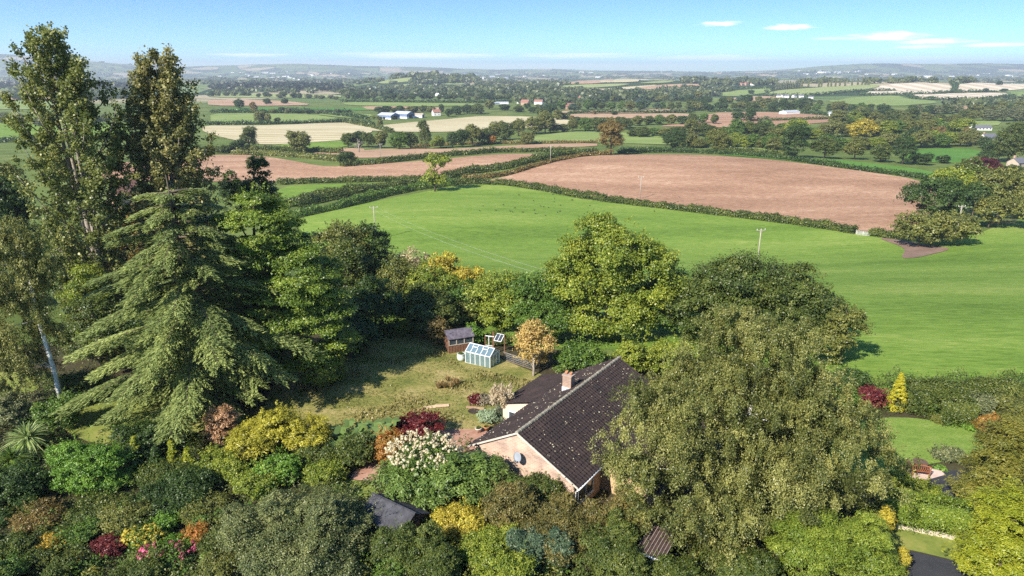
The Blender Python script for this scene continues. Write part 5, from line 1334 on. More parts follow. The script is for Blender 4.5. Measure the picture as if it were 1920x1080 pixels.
link('foliage', sp.mesh('foliage'), FM['fern'], root)
flower_heads(root, (728, 812, 862, 885), 40.3, 'cream', 300, .19, 'blossom', origin=O)
B_('japanese_maple', 'deep red Japanese maple beside the brick terrace', [(735, 778, 840, 815), (715, 790, 800, 838)], 48.5, 'red', 'flat', cat='maple', parts=True)
B_('shrub', 'orange-red low shrub between banana leaves and white blossom', [(690, 805, 770, 850)], 45, 'rust')
B_('shrub', 'crimson shrub by the pampas grass', [(878, 742, 908, 766)], 54.5, 'red')
B_('shrub', 'grey heather-like bush behind the pampas grass', [(895, 742, 925, 764)], 54.3, 'twig')
B_('shrub', 'blue-grey rounded bush left of the roof eave', [(898, 770, 935, 808)], 51, 'bluegrey', 'feather')
B_('shrub', 'dark leafy bush under the banana plant', [(620, 815, 710, 880)], 44.5, 'oak')

for a in [
 ('low dark bush at the very bottom left beside the yellow flecked shrub', (40, 1035, 110, 1100), 33.6, 'oak'),
 ('brownish bush behind the orange variegated shrub', (20, 955, 130, 1020), 37.5, 'brown'),
 ('dull green bush above the dark red shrub', (115, 985, 200, 1050), 36, 'mid'),
 ('dark bush behind the pink and pale yellow hydrangeas', (215, 940, 300, 1010), 39, 'dark'),
 ('olive bush with dark hollow left of the grey berried shrub', (330, 935, 440, 1010), 38.6, 'olive'),
 ('dark bush between rusty shrub and grey berried shrub', (370, 1000, 440, 1070), 35, 'oak'),
 ('green bush squeezed between dark red shrub and pink hydrangea', (215, 1005, 265, 1050), 36.4, 'mid'),
 ('shaded bush under the yellow conifers', (255, 870, 370, 945), 42, 'oak'),
 ('yellow-green groundcover shrub behind the grey berried shrub', (560, 868, 660, 920), 42.5, 'yellowgreen'),
 ('dark bush under the golden shrub to its left', (300, 880, 420, 960), 41, 'dark'),
 ('bush with dull leaves left of the gunnera leaves', (560, 830, 650, 890), 44.5, 'oak'),
 ('dark bush below the smaller cabbage palm', (-20, 880, 60, 960), 42.5, 'oak'),
 ('dark bush in the bottom left corner behind the front one', (-40, 960, 40, 1040), 38, 'dark'),
 ('shaded bush between garden shed and golden leaved shrub', (770, 960, 850, 1040), 36.4, 'oak'),
 ('dark bush at the bottom edge right of the silver shrub', (690, 1040, 780, 1110), 32.6, 'mid'),
 ('dark bush beside the lean-to roof', (1130, 1040, 1215, 1120), 32.6, 'oak'),
 ('shrub at the foot of the gable wall behind the hedge trees', (960, 880, 1070, 950), 38.6, 'oak'),
 ('shaded dark bush at the bottom edge left of the striped grass', (80, 1050, 150, 1130), 32.4, 'oak'),
 ('olive bush at the bottom edge left of the silver shrub', (365, 1045, 450, 1130), 32.3, 'olive'),
 ('dull green bush in the very bottom left corner', (-30, 1045, 60, 1130), 32.4, 'mid'),
 ('dark bush below the pink hydrangea at the bottom edge', (190, 1062, 310, 1130), 32.2, 'oak'),
]:
    B_('shrub', a[0], [a[1]], a[2], a[3])


# --- right hand side
B_('bush', 'dark laurel bush at the corner of the pasture hedge', [(1550, 688, 1628, 745)], 57, 'dark', cat='bush')
B_('shrub', 'dark red leaved shrub left of the yellow conifer', [(1605, 728, 1668, 778)], 54, 'maroon2')
B_('shrub', 'green bush left of the dark red shrub behind the birch', [(1540, 725, 1615, 790)], 54, 'mid')
T_('yellow_conifer', 'single bright yellow cone shaped conifer by the pasture hedge', [(1664, 699, 1704, 779)], 53.5, 'lemon2', 'cone', cat='conifer', shrub=False, brs=.2, leaf=1.5, K=4.5)
B_('bush', 'leafy bush right of the yellow conifer', [(1698, 738, 1765, 795)], 53, 'oak', cat='bush')
B_('bush', 'tall loose bush right of the clipped hedge', [(1808, 732, 1865, 800)], 52, 'grey', cat='bush')
B_('bush', 'olive hedge bush at the right edge of the lawn', [(1850, 738, 1960, 810)], 51.5, 'olive', cat='bush')
B_('shrub', 'low border shrub with cream flowers on the lawn edge', [(1748, 782, 1778, 800)], 51, 'olive')
B_('shrub', 'small border plant right of the cream flowered shrub', [(1772, 790, 1796, 805)], 50.5, 'mid')
B_('shrub', 'low green plant on the curved lawn border', [(1800, 795, 1835, 812)], 50, 'fresh')
B_('japanese_maple', 'orange-red small maple at the right lawn edge', [(1832, 778, 1900, 815)], 49, 'rust', 'flat', cat='maple', parts=True)
B_('bush', 'grey-brown clipped bush by the far driveway', [(1738, 846, 1805, 895)], 45.5, 'grey', cat='bush')
T_('swamp_cypress', 'rust and olive conifer at the right edge', [(1815, 790, 1925, 960), (1785, 880, 1900, 1010), (1850, 770, 1960, 880)], 39, 'rustolive', 'feather', cat='conifer', K=2.4)
B_('shrub', 'small bright green tuft beside the patio', [(1750, 878, 1772, 895)], 44, 'fresh')
T_('golden_cypress', 'golden yellow cypress in the bottom right corner', [(1790, 985, 1960, 1150), (1830, 900, 1980, 1060)], 31.5, 'lime', 'feather', cat='conifer', K=2.6, leaf=2.3)
B_('bush', 'bright green bush below the birch at the bottom', [(1445, 960, 1600, 1110), (1560, 960, 1675, 1090), (1590, 1030, 1690, 1110)], 32.2, 'holly', 'feather', cat='bush', parts=True, K=2.5)
B_('shrub', 'upper tuft of lemon yellow foliage beside the clipped hedge', [(1650, 938, 1678, 972)], 36, 'lemon', 'feather')
B_('shrub', 'lower lemon yellow shrub beside the drive', [(1660, 1030, 1704, 1085)], 33, 'lemon', 'feather')
B_('hedge_bush', 'low yellow-green bushes between clipped hedge and patio', [(1652, 880, 1720, 925), (1680, 905, 1770, 945)], 41, 'yellowgreen', cat='bush')
B_('shrub', 'dark green shrub under the birch at the bottom', [(1200, 1040, 1330, 1120), (1330, 1030, 1460, 1120)], 32, 'oak', cat='shrub')
def wpx(l): return [tuple(G(*p)[:2]) for p in l]
hedge('clipped privet hedge with flat sunny top along the drive', wpx([(1645, 978), (1700, 985), (1760, 992), (1818, 1003)]), 2.0, 2.2, 'hedgetop', world=True, leaf=1.5, rough=.06, wob=.3, top_flat=True)
hedge('clipped square section of the dark hedge below the pasture', wpx([(1752, 792), (1790, 795), (1822, 799)]), 2.1, 2.0, 'oak', world=True, rough=.05, wob=.25, top_flat=True)
hedge('rough garden hedge along the lower edge of the pasture', wpx([(1700, 745), (1760, 750), (1830, 752), (1960, 752)]), 1.7, 2.4, 'oak', world=True, rough=.3)
# woods at the right edge of the pasture
T_('tree', 'dark rounded tree at the corner of the ploughed field', [(1690, 335, 1815, 410)], 205, 'dark')
T_('bush', 'olive-grey willow scrub at the corner of the pasture', [(1676, 395, 1780, 458), (1740, 395, 1832, 456)], 178, 'olive', cat='bush', shrub=True)
T_('tree', 'yellow-green tree above the dark rounded tree at right', [(1742, 314, 1832, 372)], 225, 'yellowgreen')
T_('tree', 'brownish tree at the right edge above the pasture', [(1830, 315, 1935, 385)], 215, 'olive')
T_('tree', 'dull green tree at the right edge behind the brownish one', [(1790, 296, 1850, 350)], 240, 'oak')
T_('tree', 'yellowish olive bush row at the right edge of the pasture', [(1830, 368, 1890, 418), (1875, 365, 1960, 415)], 200, 'olive')
T_('tree', 'dark tree behind the yellowish olive bushes', [(1800, 340, 1860, 400)], 215, 'dark')
T_('oak_tree', 'lopsided yellow-green oak on the hedge junction above the pasture', [(797, 289, 830, 318), (795, 318, 822, 348), (815, 295, 845, 312), (812, 330, 838, 350)], 268, 'yellowgreen', K=1.8)
gsheet('bare_earth', [(1640, 445), (1700, 452), (1740, 460), (1790, 467), (1720, 484), (1688, 485), (1700, 466)], field_mat('damp_soil', [(.3, (.15, .10, .07)), (.5, (.22, .145, .11)), (.7, (.30, .21, .16))], .3, fine=1.5), .12, 3)

# ================================================================== the bungalow
def brick_mat(name, c1, c2, mortar):
    m, nt, N, L = new_mat(name); out = N.new('ShaderNodeOutputMaterial'); b = N.new('ShaderNodeBsdfPrincipled')
    tc = N.new('ShaderNodeTexCoord'); s = N.new('ShaderNodeSeparateXYZ'); c = N.new('ShaderNodeCombineXYZ'); a = N.new('ShaderNodeMath')
    L.new(tc.outputs['Object'], s.inputs[0]); L.new(s.outputs[0], a.inputs[0]); L.new(s.outputs[1], a.inputs[1]); L.new(a.outputs[0], c.inputs[0]); L.new(s.outputs[2], c.inputs[1])
    br = N.new('ShaderNodeTexBrick'); br.inputs['Color1'].default_value = (*c1, 1); br.inputs['Color2'].default_value = (*c2, 1); br.inputs['Mortar'].default_value = (*mortar, 1)
    br.inputs['Scale'].default_value = 1; br.inputs['Brick Width'].default_value = .36; br.inputs['Row Height'].default_value = .13; br.inputs['Mortar Size'].default_value = .014; br.inputs['Bias'].default_value = -.2
    L.new(c.outputs[0], br.inputs['Vector'])
    no = N.new('ShaderNodeTexNoise'); no.inputs['Scale'].default_value = 1.3; no.inputs['Detail'].default_value = 6; L.new(tc.outputs['Object'], no.inputs['Vector'])
    r = ramp(N, [(.35, (.72, .70, .70)), (.6, (1.05, 1.03, 1.0))]); L.new(no.outputs['Fac'], r.inputs[0])
    mx = N.new('ShaderNodeMix'); mx.data_type = 'RGBA'; mx.blend_type = 'MULTIPLY'; mx.inputs[0].default_value = 1; L.new(br.outputs['Color'], mx.inputs[6]); L.new(r.outputs[0], mx.inputs[7])
    L.new(mx.outputs[2], b.inputs['Base Color']); b.inputs['Roughness'].default_value = .9; L.new(b.outputs[0], out.inputs[0]); return m
STONE = brick_mat('buff_brick', (.52, .355, .265), (.37, .25, .185), (.52, .43, .36))
BUFF = brick_mat('yellow_brick', (.56, .38, .20), (.50, .33, .17), (.5, .40, .28))
def tile_mat():
    m, nt, N, L = new_mat('roof_tiles'); out = N.new('ShaderNodeOutputMaterial'); b = N.new('ShaderNodeBsdfPrincipled')
    tc = N.new('ShaderNodeTexCoord')
    n1 = N.new('ShaderNodeTexNoise'); n1.inputs['Scale'].default_value = .8; n1.inputs['Detail'].default_value = 8; n1.inputs['Roughness'].default_value = .7; L.new(tc.outputs['Object'], n1.inputs['Vector'])
    r = ramp(N, [(.3, (.012, .007, .0068)), (.5, (.022, .0125, .0115)), (.72, (.042, .025, .021))]); L.new(n1.outputs['Fac'], r.inputs[0])
    n2 = N.new('ShaderNodeTexNoise'); n2.inputs['Scale'].default_value = 7; n2.inputs['Detail'].default_value = 4; n2.inputs['Roughness'].default_value = .8; L.new(tc.outputs['Object'], n2.inputs['Vector'])
    r2 = ramp(N, [(.64, (0, 0, 0)), (.70, (.7, .7, .7))]); L.new(n2.outputs['Fac'], r2.inputs[0])
    mx = N.new('ShaderNodeMix'); mx.data_type = 'RGBA'; L.new(r2.outputs[0], mx.inputs[0]); L.new(r.outputs[0], mx.inputs[6]); mx.inputs[7].default_value = (.12, .10, .08, 1)
    L.new(mx.outputs[2], b.inputs['Base Color']); b.inputs['Roughness'].default_value = .85; L.new(b.outputs[0], out.inputs[0]); return m
TILE = tile_mat()
MOSS = solid('mossy_ridge', (.24, .21, .15), .95, .5, 5, col2=(.42, .38, .30))
UPVC = solid('white_upvc', (.80, .80, .79), .35, .04)
DISH = solid('dish_grey', (.26, .28, .31), .45, .06)
LEAD = solid('lead_flashing', (.55, .56, .58), .5, .2)
TERRA = solid('terracotta', (.45, .20, .10), .8, .15, 5)
CREAMR = solid('cream_render', (.60, .49, .38), .85, .08)

def tile_slope(name, x0, z0, x1, z1, y0, y1, parent, mat=TILE):
    """courses of interlocking tiles from eave (x0,z0) up to (x1,z1), running along local y"""
    ln = math.hypot(x1 - x0, z1 - z0); nc = max(2, round(ln / .34)); dx, dz = (x1 - x0) / nc, (z1 - z0) / nc
    nx, nz = -(z1 - z0) / ln * (1 if x1 > x0 else -1), abs(x1 - x0) / ln
    if nz < 0: nx, nz = -nx, -nz
    nx = -(z1 - z0) / ln * math.copysign(1, x1 - x0)
    st = .05; ny = int((y1 - y0) / st); v = []; f = []
    jit = [random.uniform(-.010, .014) for _ in range(4000)]
    for c in range(nc):
        b0 = len(v)
        for k in range(ny + 1):
            y = y0 + (y1 - y0) * k / ny; ph = (y / .30) % 1
            hgt_ = .055 * max(0, math.cos(2 * math.pi * (ph - .5))) ** 2 + jit[(c * 53 + int(y / .30)) % 4000]
            for t, lift in ((-.12, .002), (-.12, .045), (1.0, .012)):
                v.append((x0 + dx * (c + t) + nx * (hgt_ + lift), y, z0 + dz * (c + t) + nz * (hgt_ + lift)))
        for k in range(ny):
            a = b0 + k * 3; e = a + 3
            f += [(a, e, e + 1, a + 1), (a + 1, e + 1, e + 2, a + 2)]
    # underside
    b0 = len(v); v += [(x0, y0, z0 - .04), (x0, y1, z0 - .04), (x1, y1, z1 - .04), (x1, y0, z1 - .04)]; f.append((b0, b0 + 1, b0 + 2, b0 + 3))
    return link(name, pymesh(name, v, f), mat, parent)

def house():
    root = thing('bungalow', 'pale brick bungalow with dark tiled gable roof in the middle foreground', 'house', (-2.85, 43.0, 0), R(-34.7))
    XR, ZR, ZE, W, LEN = 3.95, 4.9, 2.56, 8.35, 15.1
    zl = lambda x: ZE + (ZR - ZE) * (x + .15) / (XR + .15)          # left slope height
    zr = lambda x: ZE - .12 + (ZR - ZE + .12) * (8.7 - x) / (8.7 - XR)
    w = Boxes()
    w.poly([(.2, 0, -1), (W, 0, -1), (W, 0, zr(W) - .1), (XR, 0, ZR - .1), (.2, 0, zl(.2) - .1), (.2, LEN, -1), (W, LEN, -1), (W, LEN, zr(W) - .1), (XR, LEN, ZR - .1), (.2, LEN, zl(.2) - .1)],
           [(0, 1, 2, 3, 4), (9, 8, 7, 6, 5), (0, 4, 9, 5), (1, 6, 7, 2)])
    link('wall', w.mesh('wall'), STONE, root)
    w = Boxes()       # right hand wing
    w.poly([(W + .01, 3.9, -1), (12.2, 3.9, -1), (12.2, 3.9, 1.35), (W + .01, 3.9, 2.42), (W + .01, 13, -1), (12.2, 13, -1), (12.2, 13, 1.35), (W + .01, 13, 2.42)],
           [(0, 1, 2, 3), (1, 5, 6, 2), (5, 4, 7, 6)])
    link('wing_wall', w.mesh('wing_wall'), BUFF, root)
    w = Boxes()
    w.poly([(-3.0, 8.0, -1), (.19, 8.0, -1), (.19, 8.0, 2.56), (-3.0, 8.0, 1.62), (-3.0, 14.6, -1), (.19, 14.6, -1), (.19, 14.6, 2.56), (-3.0, 14.6, 1.62)],
           [(0, 1, 2, 3), (4, 0, 3, 7), (5, 4, 7, 6)])
    link('wing_wall', w.mesh('wing_wall'), CREAMR, root)
    l = tile_slope('roof', -.15, ZE, XR, ZR, -.14, LEN + .14, root)
    tile_slope('roof', 8.7, ZE - .12, XR, ZR, -.14, LEN + .14, root)
    tile_slope('roof', 12.5, 1.3, 8.68, 2.5, 3.75, 13.2, root)
    tile_slope('roof', -3.35, 1.58, -.13, 2.62, 7.85, 14.75, root)
    rc = Tubes()
    y = -.16
    while y < LEN + .1:
        rc.add([(XR, y, ZR + .03 + random.uniform(-.01, .01)), (XR, y + .40, ZR + .02)], [.14, .125], 8); y += .41
    link('ridge_cap', rc.mesh('ridge_cap', False), MOSS, l)
    vg = Boxes()
    vg.bar((-.2, -.15, ZE - .02), (XR, -.15, ZR + .0), .05, .12); vg.bar((8.72, -.15, ZE - .14), (XR, -.15, ZR + .0), .05, .12)
    link('verge', vg.mesh('verge'), solid('verge_mortar', (.5, .45, .38), .9, .3, 6), root)
    # chimney
    c = Boxes(); cx, cyy = 2.7, 8.9
    c.box(cx - .38, cyy - .3, 3.6, cx + .38, cyy + .3, 5.35); c.box(cx - .42, cyy - .34, 5.35, cx + .42, cyy + .34, 5.47)
    ch = link('chimney', c.mesh('chimney'), brick_mat('chimney_brick', (.42, .28, .2), (.32, .21, .155), (.4, .33, .28)), root)
    fl = Boxes(); fl.box(cx - .41, cyy - .33, 3.7, cx + .41, cyy + .33, 4.45)
    link('flashing', fl.mesh('flashing'), LEAD, ch)
    for dx in (-.2, .2):
        v, f = lathe([(0, 5.45), (.13, 5.47), (.11, 5.6), (.13, 5.68), (.09, 5.68), (.09, 5.52)], 12)
        link('chimney_pot', pymesh('chimney_pot', [(a + cx + dx, b + cyy, z) for a, b, z in v], f, True), TERRA, ch)
    # gutters and downpipe
    g = Tubes(); g.add([(8.76, -.14, ZE - .22), (8.76, 3.8, ZE - .22)], .065, 8); link('gutter', g.mesh('gutter'), UPVC, root)
    g = Tubes(); g.add([(-.24, -.14, ZE - .08), (-.24, 7.8, ZE - .08)], .06, 8); link('gutter', g.mesh('gutter'), UPVC, root)
    g = Tubes(); g.add([(8.74, .1, ZE - .24), (8.45, .1, ZE - .6), (8.45, .1, -.5)], .04, 8); link('downpipe', g.mesh('downpipe'), UPVC, root)
    fa = Boxes(); fa.box(8.62, -.1, ZE - .40, 8.68, 3.85, ZE - .16); link('fascia', fa.mesh('fascia'), UPVC, root)
    # window under the eave and small window in the gable end
    def window(x, y, z, wy, hz, axis, name='window'):
        fr = Boxes()
        def bx(a0, a1, z0, z1, d0, d1):
            if axis == 'x': fr.box(x + d0, y + a0, z + z0, x + d1, y + a1, z + z1)
            else: fr.box(x + a0, y - d1, z + z0, x + a1, y - d0, z + z1)
        for a0, a1, z0, z1 in ((0, wy, 0, .07), (0, wy, hz - .07, hz), (0, .07, .07, hz - .07), (wy - .07, wy, .07, hz - .07), (wy * .5 - .035, wy * .5 + .035, .07, hz - .07)): bx(a0, a1, z0, z1, -.03, .06)
        bx(-.06, wy + .06, -.06, 0, -.03, .12)
        o = link(name, fr.mesh('window'), UPVC, root); p = Boxes()
        if axis == 'x': p.box(x - .02, y + .06, z + .06, x + .02, y + wy - .06, z + hz - .06)
        else: p.box(x + .06, y - .02, z + .06, x + wy - .06, y + .02, z + hz - .06)
        link('pane', p.mesh('pane'), GLASS_DARK, o)
    window(W + .01, .5, .7, 2.1, 1.35, 'x')
    window(-2.4, 8.0, .1, 1.3, 1.1, 'y')
    # aerial cable bracket of the dish stays with the dish
    d = thing('satellite_dish', 'grey satellite dish fixed to the gable wall', 'dish', root.matrix_basis @ Vector((4.25, -.02, 2.95)), R(-34.7))
    d.rotation_euler = root.rotation_euler
    t = Tubes(); t.add([(0, 0, 0), (0, -.25, -.05), (0, -.38, .25)], .025, 6); t.add([(0, -.4, .1), (.02, -.82, .28)], .014, 5); link('bracket', t.mesh('bracket'), LEAD, d)
    v, f = lathe([(0, .0), (.12, .008), (.24, .035), (.36, .085), (.37, .095), (.24, .05), (.12, .02), (0, .012)], 22)
    M = Matrix.Translation((0, -.38, .36)) @ Matrix.Rotation(R(72), 4, 'X') @ Matrix.Rotation(R(-14), 4, 'Y')
    link('reflector', pymesh('reflector', [M @ Vector(p) for p in v], f, True), DISH, d)
    b = Boxes(); b.box(-.03, -.90, .26, .07, -.80, .36); link('receiver', b.mesh('receiver'), solid('lnb', (.2, .2, .2), .5), d)
    # fallen leaves lying on the tiles
    n = 330; sp = Soup(); x = rng.uniform(.2, 8.4, n); y = rng.uniform(.1, 14.8, n)
    z = np.where(x < XR, [zl(a) for a in x], [zr(a) for a in x]) + .10
    P = np.stack([x, y, z], 1); sp.add(leaf_quads(P, np.array([0, 0, 1.]) + unit(n) * .3, rng.uniform(.08, .17, n), .7), rng.random(n))
    o = link('fallen_leaves', sp.mesh('fallen_leaves'), FM['cream'], None, root.location); o.rotation_euler = root.rotation_euler
    tag(o, 'pale fallen leaves scattered over the dark roof tiles', 'leaves', kind='stuff')
house()

# ------------------------------------------------------------------ garden buildings and furniture
FELT = solid('roof_felt', (.035, .035, .042), .85, .3, 2, col2=(.09, .09, .105))
SHEDW = solid('shed_boards', (.17, .085, .05), .85, .3, 4)
DARKW = solid('dark_boards', (.05, .035, .028), .9, .3, 4)
ALU = solid('aluminium', (.78, .80, .80), .4, .05)
def glass_mat():
    m, nt, N, L = new_mat('greenhouse_glass'); out = N.new('ShaderNodeOutputMaterial')
    t = N.new('ShaderNodeBsdfTransparent'); t.inputs[0].default_value = (.62, .76, .78, 1); g = N.new('ShaderNodeBsdfGlossy'); g.inputs['Roughness'].default_value = .06; g.inputs[0].default_value = (.8, .93, 1, 1)
    d = N.new('ShaderNodeBsdfDiffuse'); d.inputs[0].default_value = (.30, .42, .46, 1)
    m1 = N.new('ShaderNodeMixShader'); m1.inputs[0].default_value = .28; m2 = N.new('ShaderNodeMixShader'); m2.inputs[0].default_value = .30
    L.new(t.outputs[0], m1.inputs[1]); L.new(g.outputs[0], m1.inputs[2]); L.new(m1.outputs[0], m2.inputs[1]); L.new(d.outputs[0], m2.inputs[2]); L.new(m2.outputs[0], out.inputs[0]); return m
GGL = glass_mat()

def garden_shed():
    c = Vector((-7.35, 36.3, 0)); root = thing('garden_shed', 'dark timber shed with grey felt roof below the white-flowered conifer', 'shed', c, R(-34.7))
    hx, hy, e, r = 1.7, 1.25, 1.75, 2.45; m = Boxes()
    m.poly([(-hx, -hy, 0), (hx, -hy, 0), (hx, hy, 0), (-hx, hy, 0), (-hx, -hy, e), (hx, -hy, e), (hx, hy, e), (-hx, hy, e), (-hx, 0, r), (hx, 0, r)], [(0, 1, 5, 4), (2, 3, 7, 6), (1, 2, 6, 9, 5), (3, 0, 4, 8, 7)])
    link('wall', m.mesh('wall'), DARKW, root); q = Boxes()
    q.quad((-hx - .12, -hy - .15, e - .07), (hx + .12, -hy - .15, e - .07), (hx + .12, 0, r + .05), (-hx - .12, 0, r + .05), .04); q.quad((hx + .12, hy + .15, e - .07), (-hx - .12, hy + .15, e - .07), (-hx - .12, 0, r + .05), (hx + .12, 0, r + .05), .04)
    q.bar((-hx - .14, 0, r + .07), (hx + .14, 0, r + .07), .14, .04)
    link('roof', q.mesh('roof'), FELT, root)
    d = Boxes(); d.box(hx, -.4, .05, hx + .04, .4, 1.7); link('door_or_opening', d.mesh('door_or_opening'), SHEDW, root)
garden_shed()

def brown_shed():
    b = G(860, 655); root = thing('summer_house', 'brown wooden shed with purple-grey roof and window strip at the lawn edge', 'shed', b, R(22))
    hx, hy = 1.35, .95; m = Boxes()
    m.box(-hx, -hy, 0, hx, -hy + .06, .95); m.box(-hx, hy - .06, 0, hx, hy, 1.75); m.box(-hx, -hy + .06, 0, -hx + .06, hy - .06, 1.8); m.box(hx - .06, -hy + .06, 0, hx, hy - .06, 1.8)
    for k in range(9): m.box(-hx + .03 + k * .3, -hy - .02, .05, -hx + .06 + k * .3, -hy - .002, .93)
    link('wall', m.mesh('wall'), SHEDW, root)
    f = Boxes(); f.bar((-hx, -hy, .98), (hx, -hy, .98), .09, .07); f.bar((-hx, -hy, 1.68), (hx, -hy, 1.68), .09, .07)
    for x in (-hx + .04, -.5, .35, hx - .04): f.bar((x, -hy, 1.0), (x, -hy, 1.66), .09)
    wn = link('window_frame', f.mesh('window_frame'), solid('pale_timber', (.42, .36, .28), .8, .2, 4), root)
    p = Boxes(); p.box(-hx + .08, -hy + .01, 1.02, hx - .08, -hy + .03, 1.64); link('pane', p.mesh('pane'), GLASS_DARK, wn)
    r = Boxes(); prof = [(-hy - .15, 1.68), (-hy * .72, 2.05), (-hy * .3, 2.27), (0, 2.32), (hy * .3, 2.27), (hy * .72, 2.05), (hy + .15, 1.68)]
    for (a, za), (c, zc) in zip(prof[:-1], prof[1:]): r.quad((-hx - .12, a, za), (hx + .12, a, za), (hx + .12, c, zc), (-hx - .12, c, zc), .045)
    for x in (-hx, hx): r.poly([(x, a, z - .03) for a, z in prof], [tuple(range(len(prof)))])
    link('roof', r.mesh('roof'), solid('purple_felt', (.08, .065, .085), .85, .35, 3, col2=(.17, .15, .18)), root)
brown_shed()

def greenhouse():
    a, b = G(873, 680), G(919, 691); ang = math.atan2(b.y - a.y, b.x - a.x); Ln = (b - a).length; W, e, r = 1.75, 1.25, 1.85
    root = thing('greenhouse', 'small aluminium greenhouse with bluish glass panes on the lawn', 'greenhouse', (a.x, a.y, min(a.z, b.z)), ang)
    f = Boxes(); n = 5; w = .055
    for k in range(n + 1):
        x = Ln * k / n
        for y in (0, W): f.bar((x, y, 0), (x, y, e), w)
        f.bar((x, 0, e), (x, W / 2, r), w); f.bar((x, W, e), (x, W / 2, r), w)
    for y, z in ((0, .03), (W, .03), (0, e), (W, e), (W / 2, r)): f.bar((-.03, y, z), (Ln + .03, y, z), w * 1.25)
    for x in (0, Ln):
        f.bar((x, 0, .03), (x, W, .03), w); f.bar((x, 0, e), (x, W, e), w)
        for q in (.33, .66): f.bar((x, W * q, 0), (x, W * q, e + (r - e) * (1 - abs(q - .5) * 2)), w)
    link('frame', f.mesh('frame'), ALU, root)
    p = Boxes(); th = .006; k = .01
    p.quad((0, -k, .05), (Ln, -k, .05), (Ln, -k, e), (0, -k, e), th); p.quad((Ln, W + k, .05), (0, W + k, .05), (0, W + k, e), (Ln, W + k, e), th)
    p.quad((0, 0, e + .01), (Ln, 0, e + .01), (Ln, W / 2, r + .01), (0, W / 2, r + .01), th); p.quad((Ln, W, e + .01), (0, W, e + .01), (0, W / 2, r + .01), (Ln, W / 2, r + .01), th)
    for x in (-k, Ln + k): p.poly([(x, 0, .05), (x, W, .05), (x, W, e), (x, W / 2, r), (x, 0, e)], [(0, 1, 2, 3, 4)])
    link('glazing', p.mesh('glazing'), GGL, root)
    for q in (1, 3):
        v = Boxes(); x0, x1 = Ln * q / n, Ln * (q + 1) / n; s = lambda t: (W / 2 * t, e + (r - e) * t + .04)
        for t in (.55, .97): y, z = s(t); v.bar((x0, y, z + (.10 if t < .9 else 0)), (x1, y, z + (.10 if t < .9 else 0)), w)
        for x in (x0, x1): v.bar((x, s(.55)[0], s(.55)[1] + .10), (x, s(.97)[0], s(.97)[1]), w)
        link('roof_vent', v.mesh('roof_vent'), ALU, root)
    st = Boxes(); st.box(.2, W - .6, .7, Ln - .2, W - .12, .75); st.box(.3, W - .5, 0, .36, W - .44, .7); st.box(Ln - .36, W - .5, 0, Ln - .3, W - .44, .7); link('staging', st.mesh('staging'), SHEDW, root)
greenhouse()

def frame_arbour():
    b = G(925, 668); b = onz(b.x, b.y + 0.6); root = thing('garden_arbour', 'timber posts carrying a tilted white framed glass panel behind the greenhouse', 'arbour', b, R(-8))
    m = Boxes(); m.bar((0, 0, 0), (0, 0, 2.5), .16); m.bar((1.15, .1, 0), (1.15, .1, 2.2), .10); m.bar((-.9, .2, 0), (-.9, .2, 2.0), .09); link('posts', m.mesh('posts'), SHEDW, root)
    m = Boxes(); m.bar((-.9, .2, 1.95), (.1, -.1, 2.0), .06); m.bar((-.9, .2, .9), (0, 0, .9), .05); m.bar((-.5, .1, .9), (-.5, .1, 1.95), .05); link('rails', m.mesh('rails'), ALU, root)
    c = [Vector(p) for p in ((.10, -.25, 1.65), (.85, -.32, 1.58), (1.1, .32, 2.1), (.36, .40, 2.18))]
    m = Boxes()
    for i in range(4): m.bar(c[i], c[(i + 1) % 4], .055)
    m.bar(c[0].lerp(c[1], .5), c[3].lerp(c[2], .5), .04); pf = link('panel_frame', m.mesh('panel_frame'), UPVC, root)
    m = Boxes(); m.quad(*[p + Vector((0, 0, .01)) for p in c], .006); link('pane', m.mesh('pane'), GLASS_DARK, pf)
frame_arbour()

FENCE_W = solid('fence_wood', (.16, .13, .10), .9, .2, 3)
def garden_fence():
    a, c = G(945, 676), G(1000, 694); d = c - a; root = thing('wire_fence', 'low post and wire fence running right from the greenhouse', 'fence', a)
    for k in range(4):
        p = Boxes(); x, y = d.x * k / 3, d.y * k / 3; p.box(x - .05, y - .05, -.1, x + .05, y + .05, 1.0); link('post', p.mesh('post'), FENCE_W, root)
    t = Boxes(); t.bar((0, 0, .95), (d.x, d.y, .95), .05); t.bar((0, 0, .12), (d.x, d.y, .12), .07); link('rail', t.mesh('rail'), FENCE_W, root)
    w = Tubes()
    for z in (.3, .5, .7, .9): w.add([(0, 0, z), (d.x, d.y, z)], .008, 4)
    for k in range(1, 24): w.add([(d.x * k / 24, d.y * k / 24, .12), (d.x * k / 24, d.y * k / 24, .95)], .006, 4)
    link('wire', w.mesh('wire'), LEAD, root)
garden_fence()

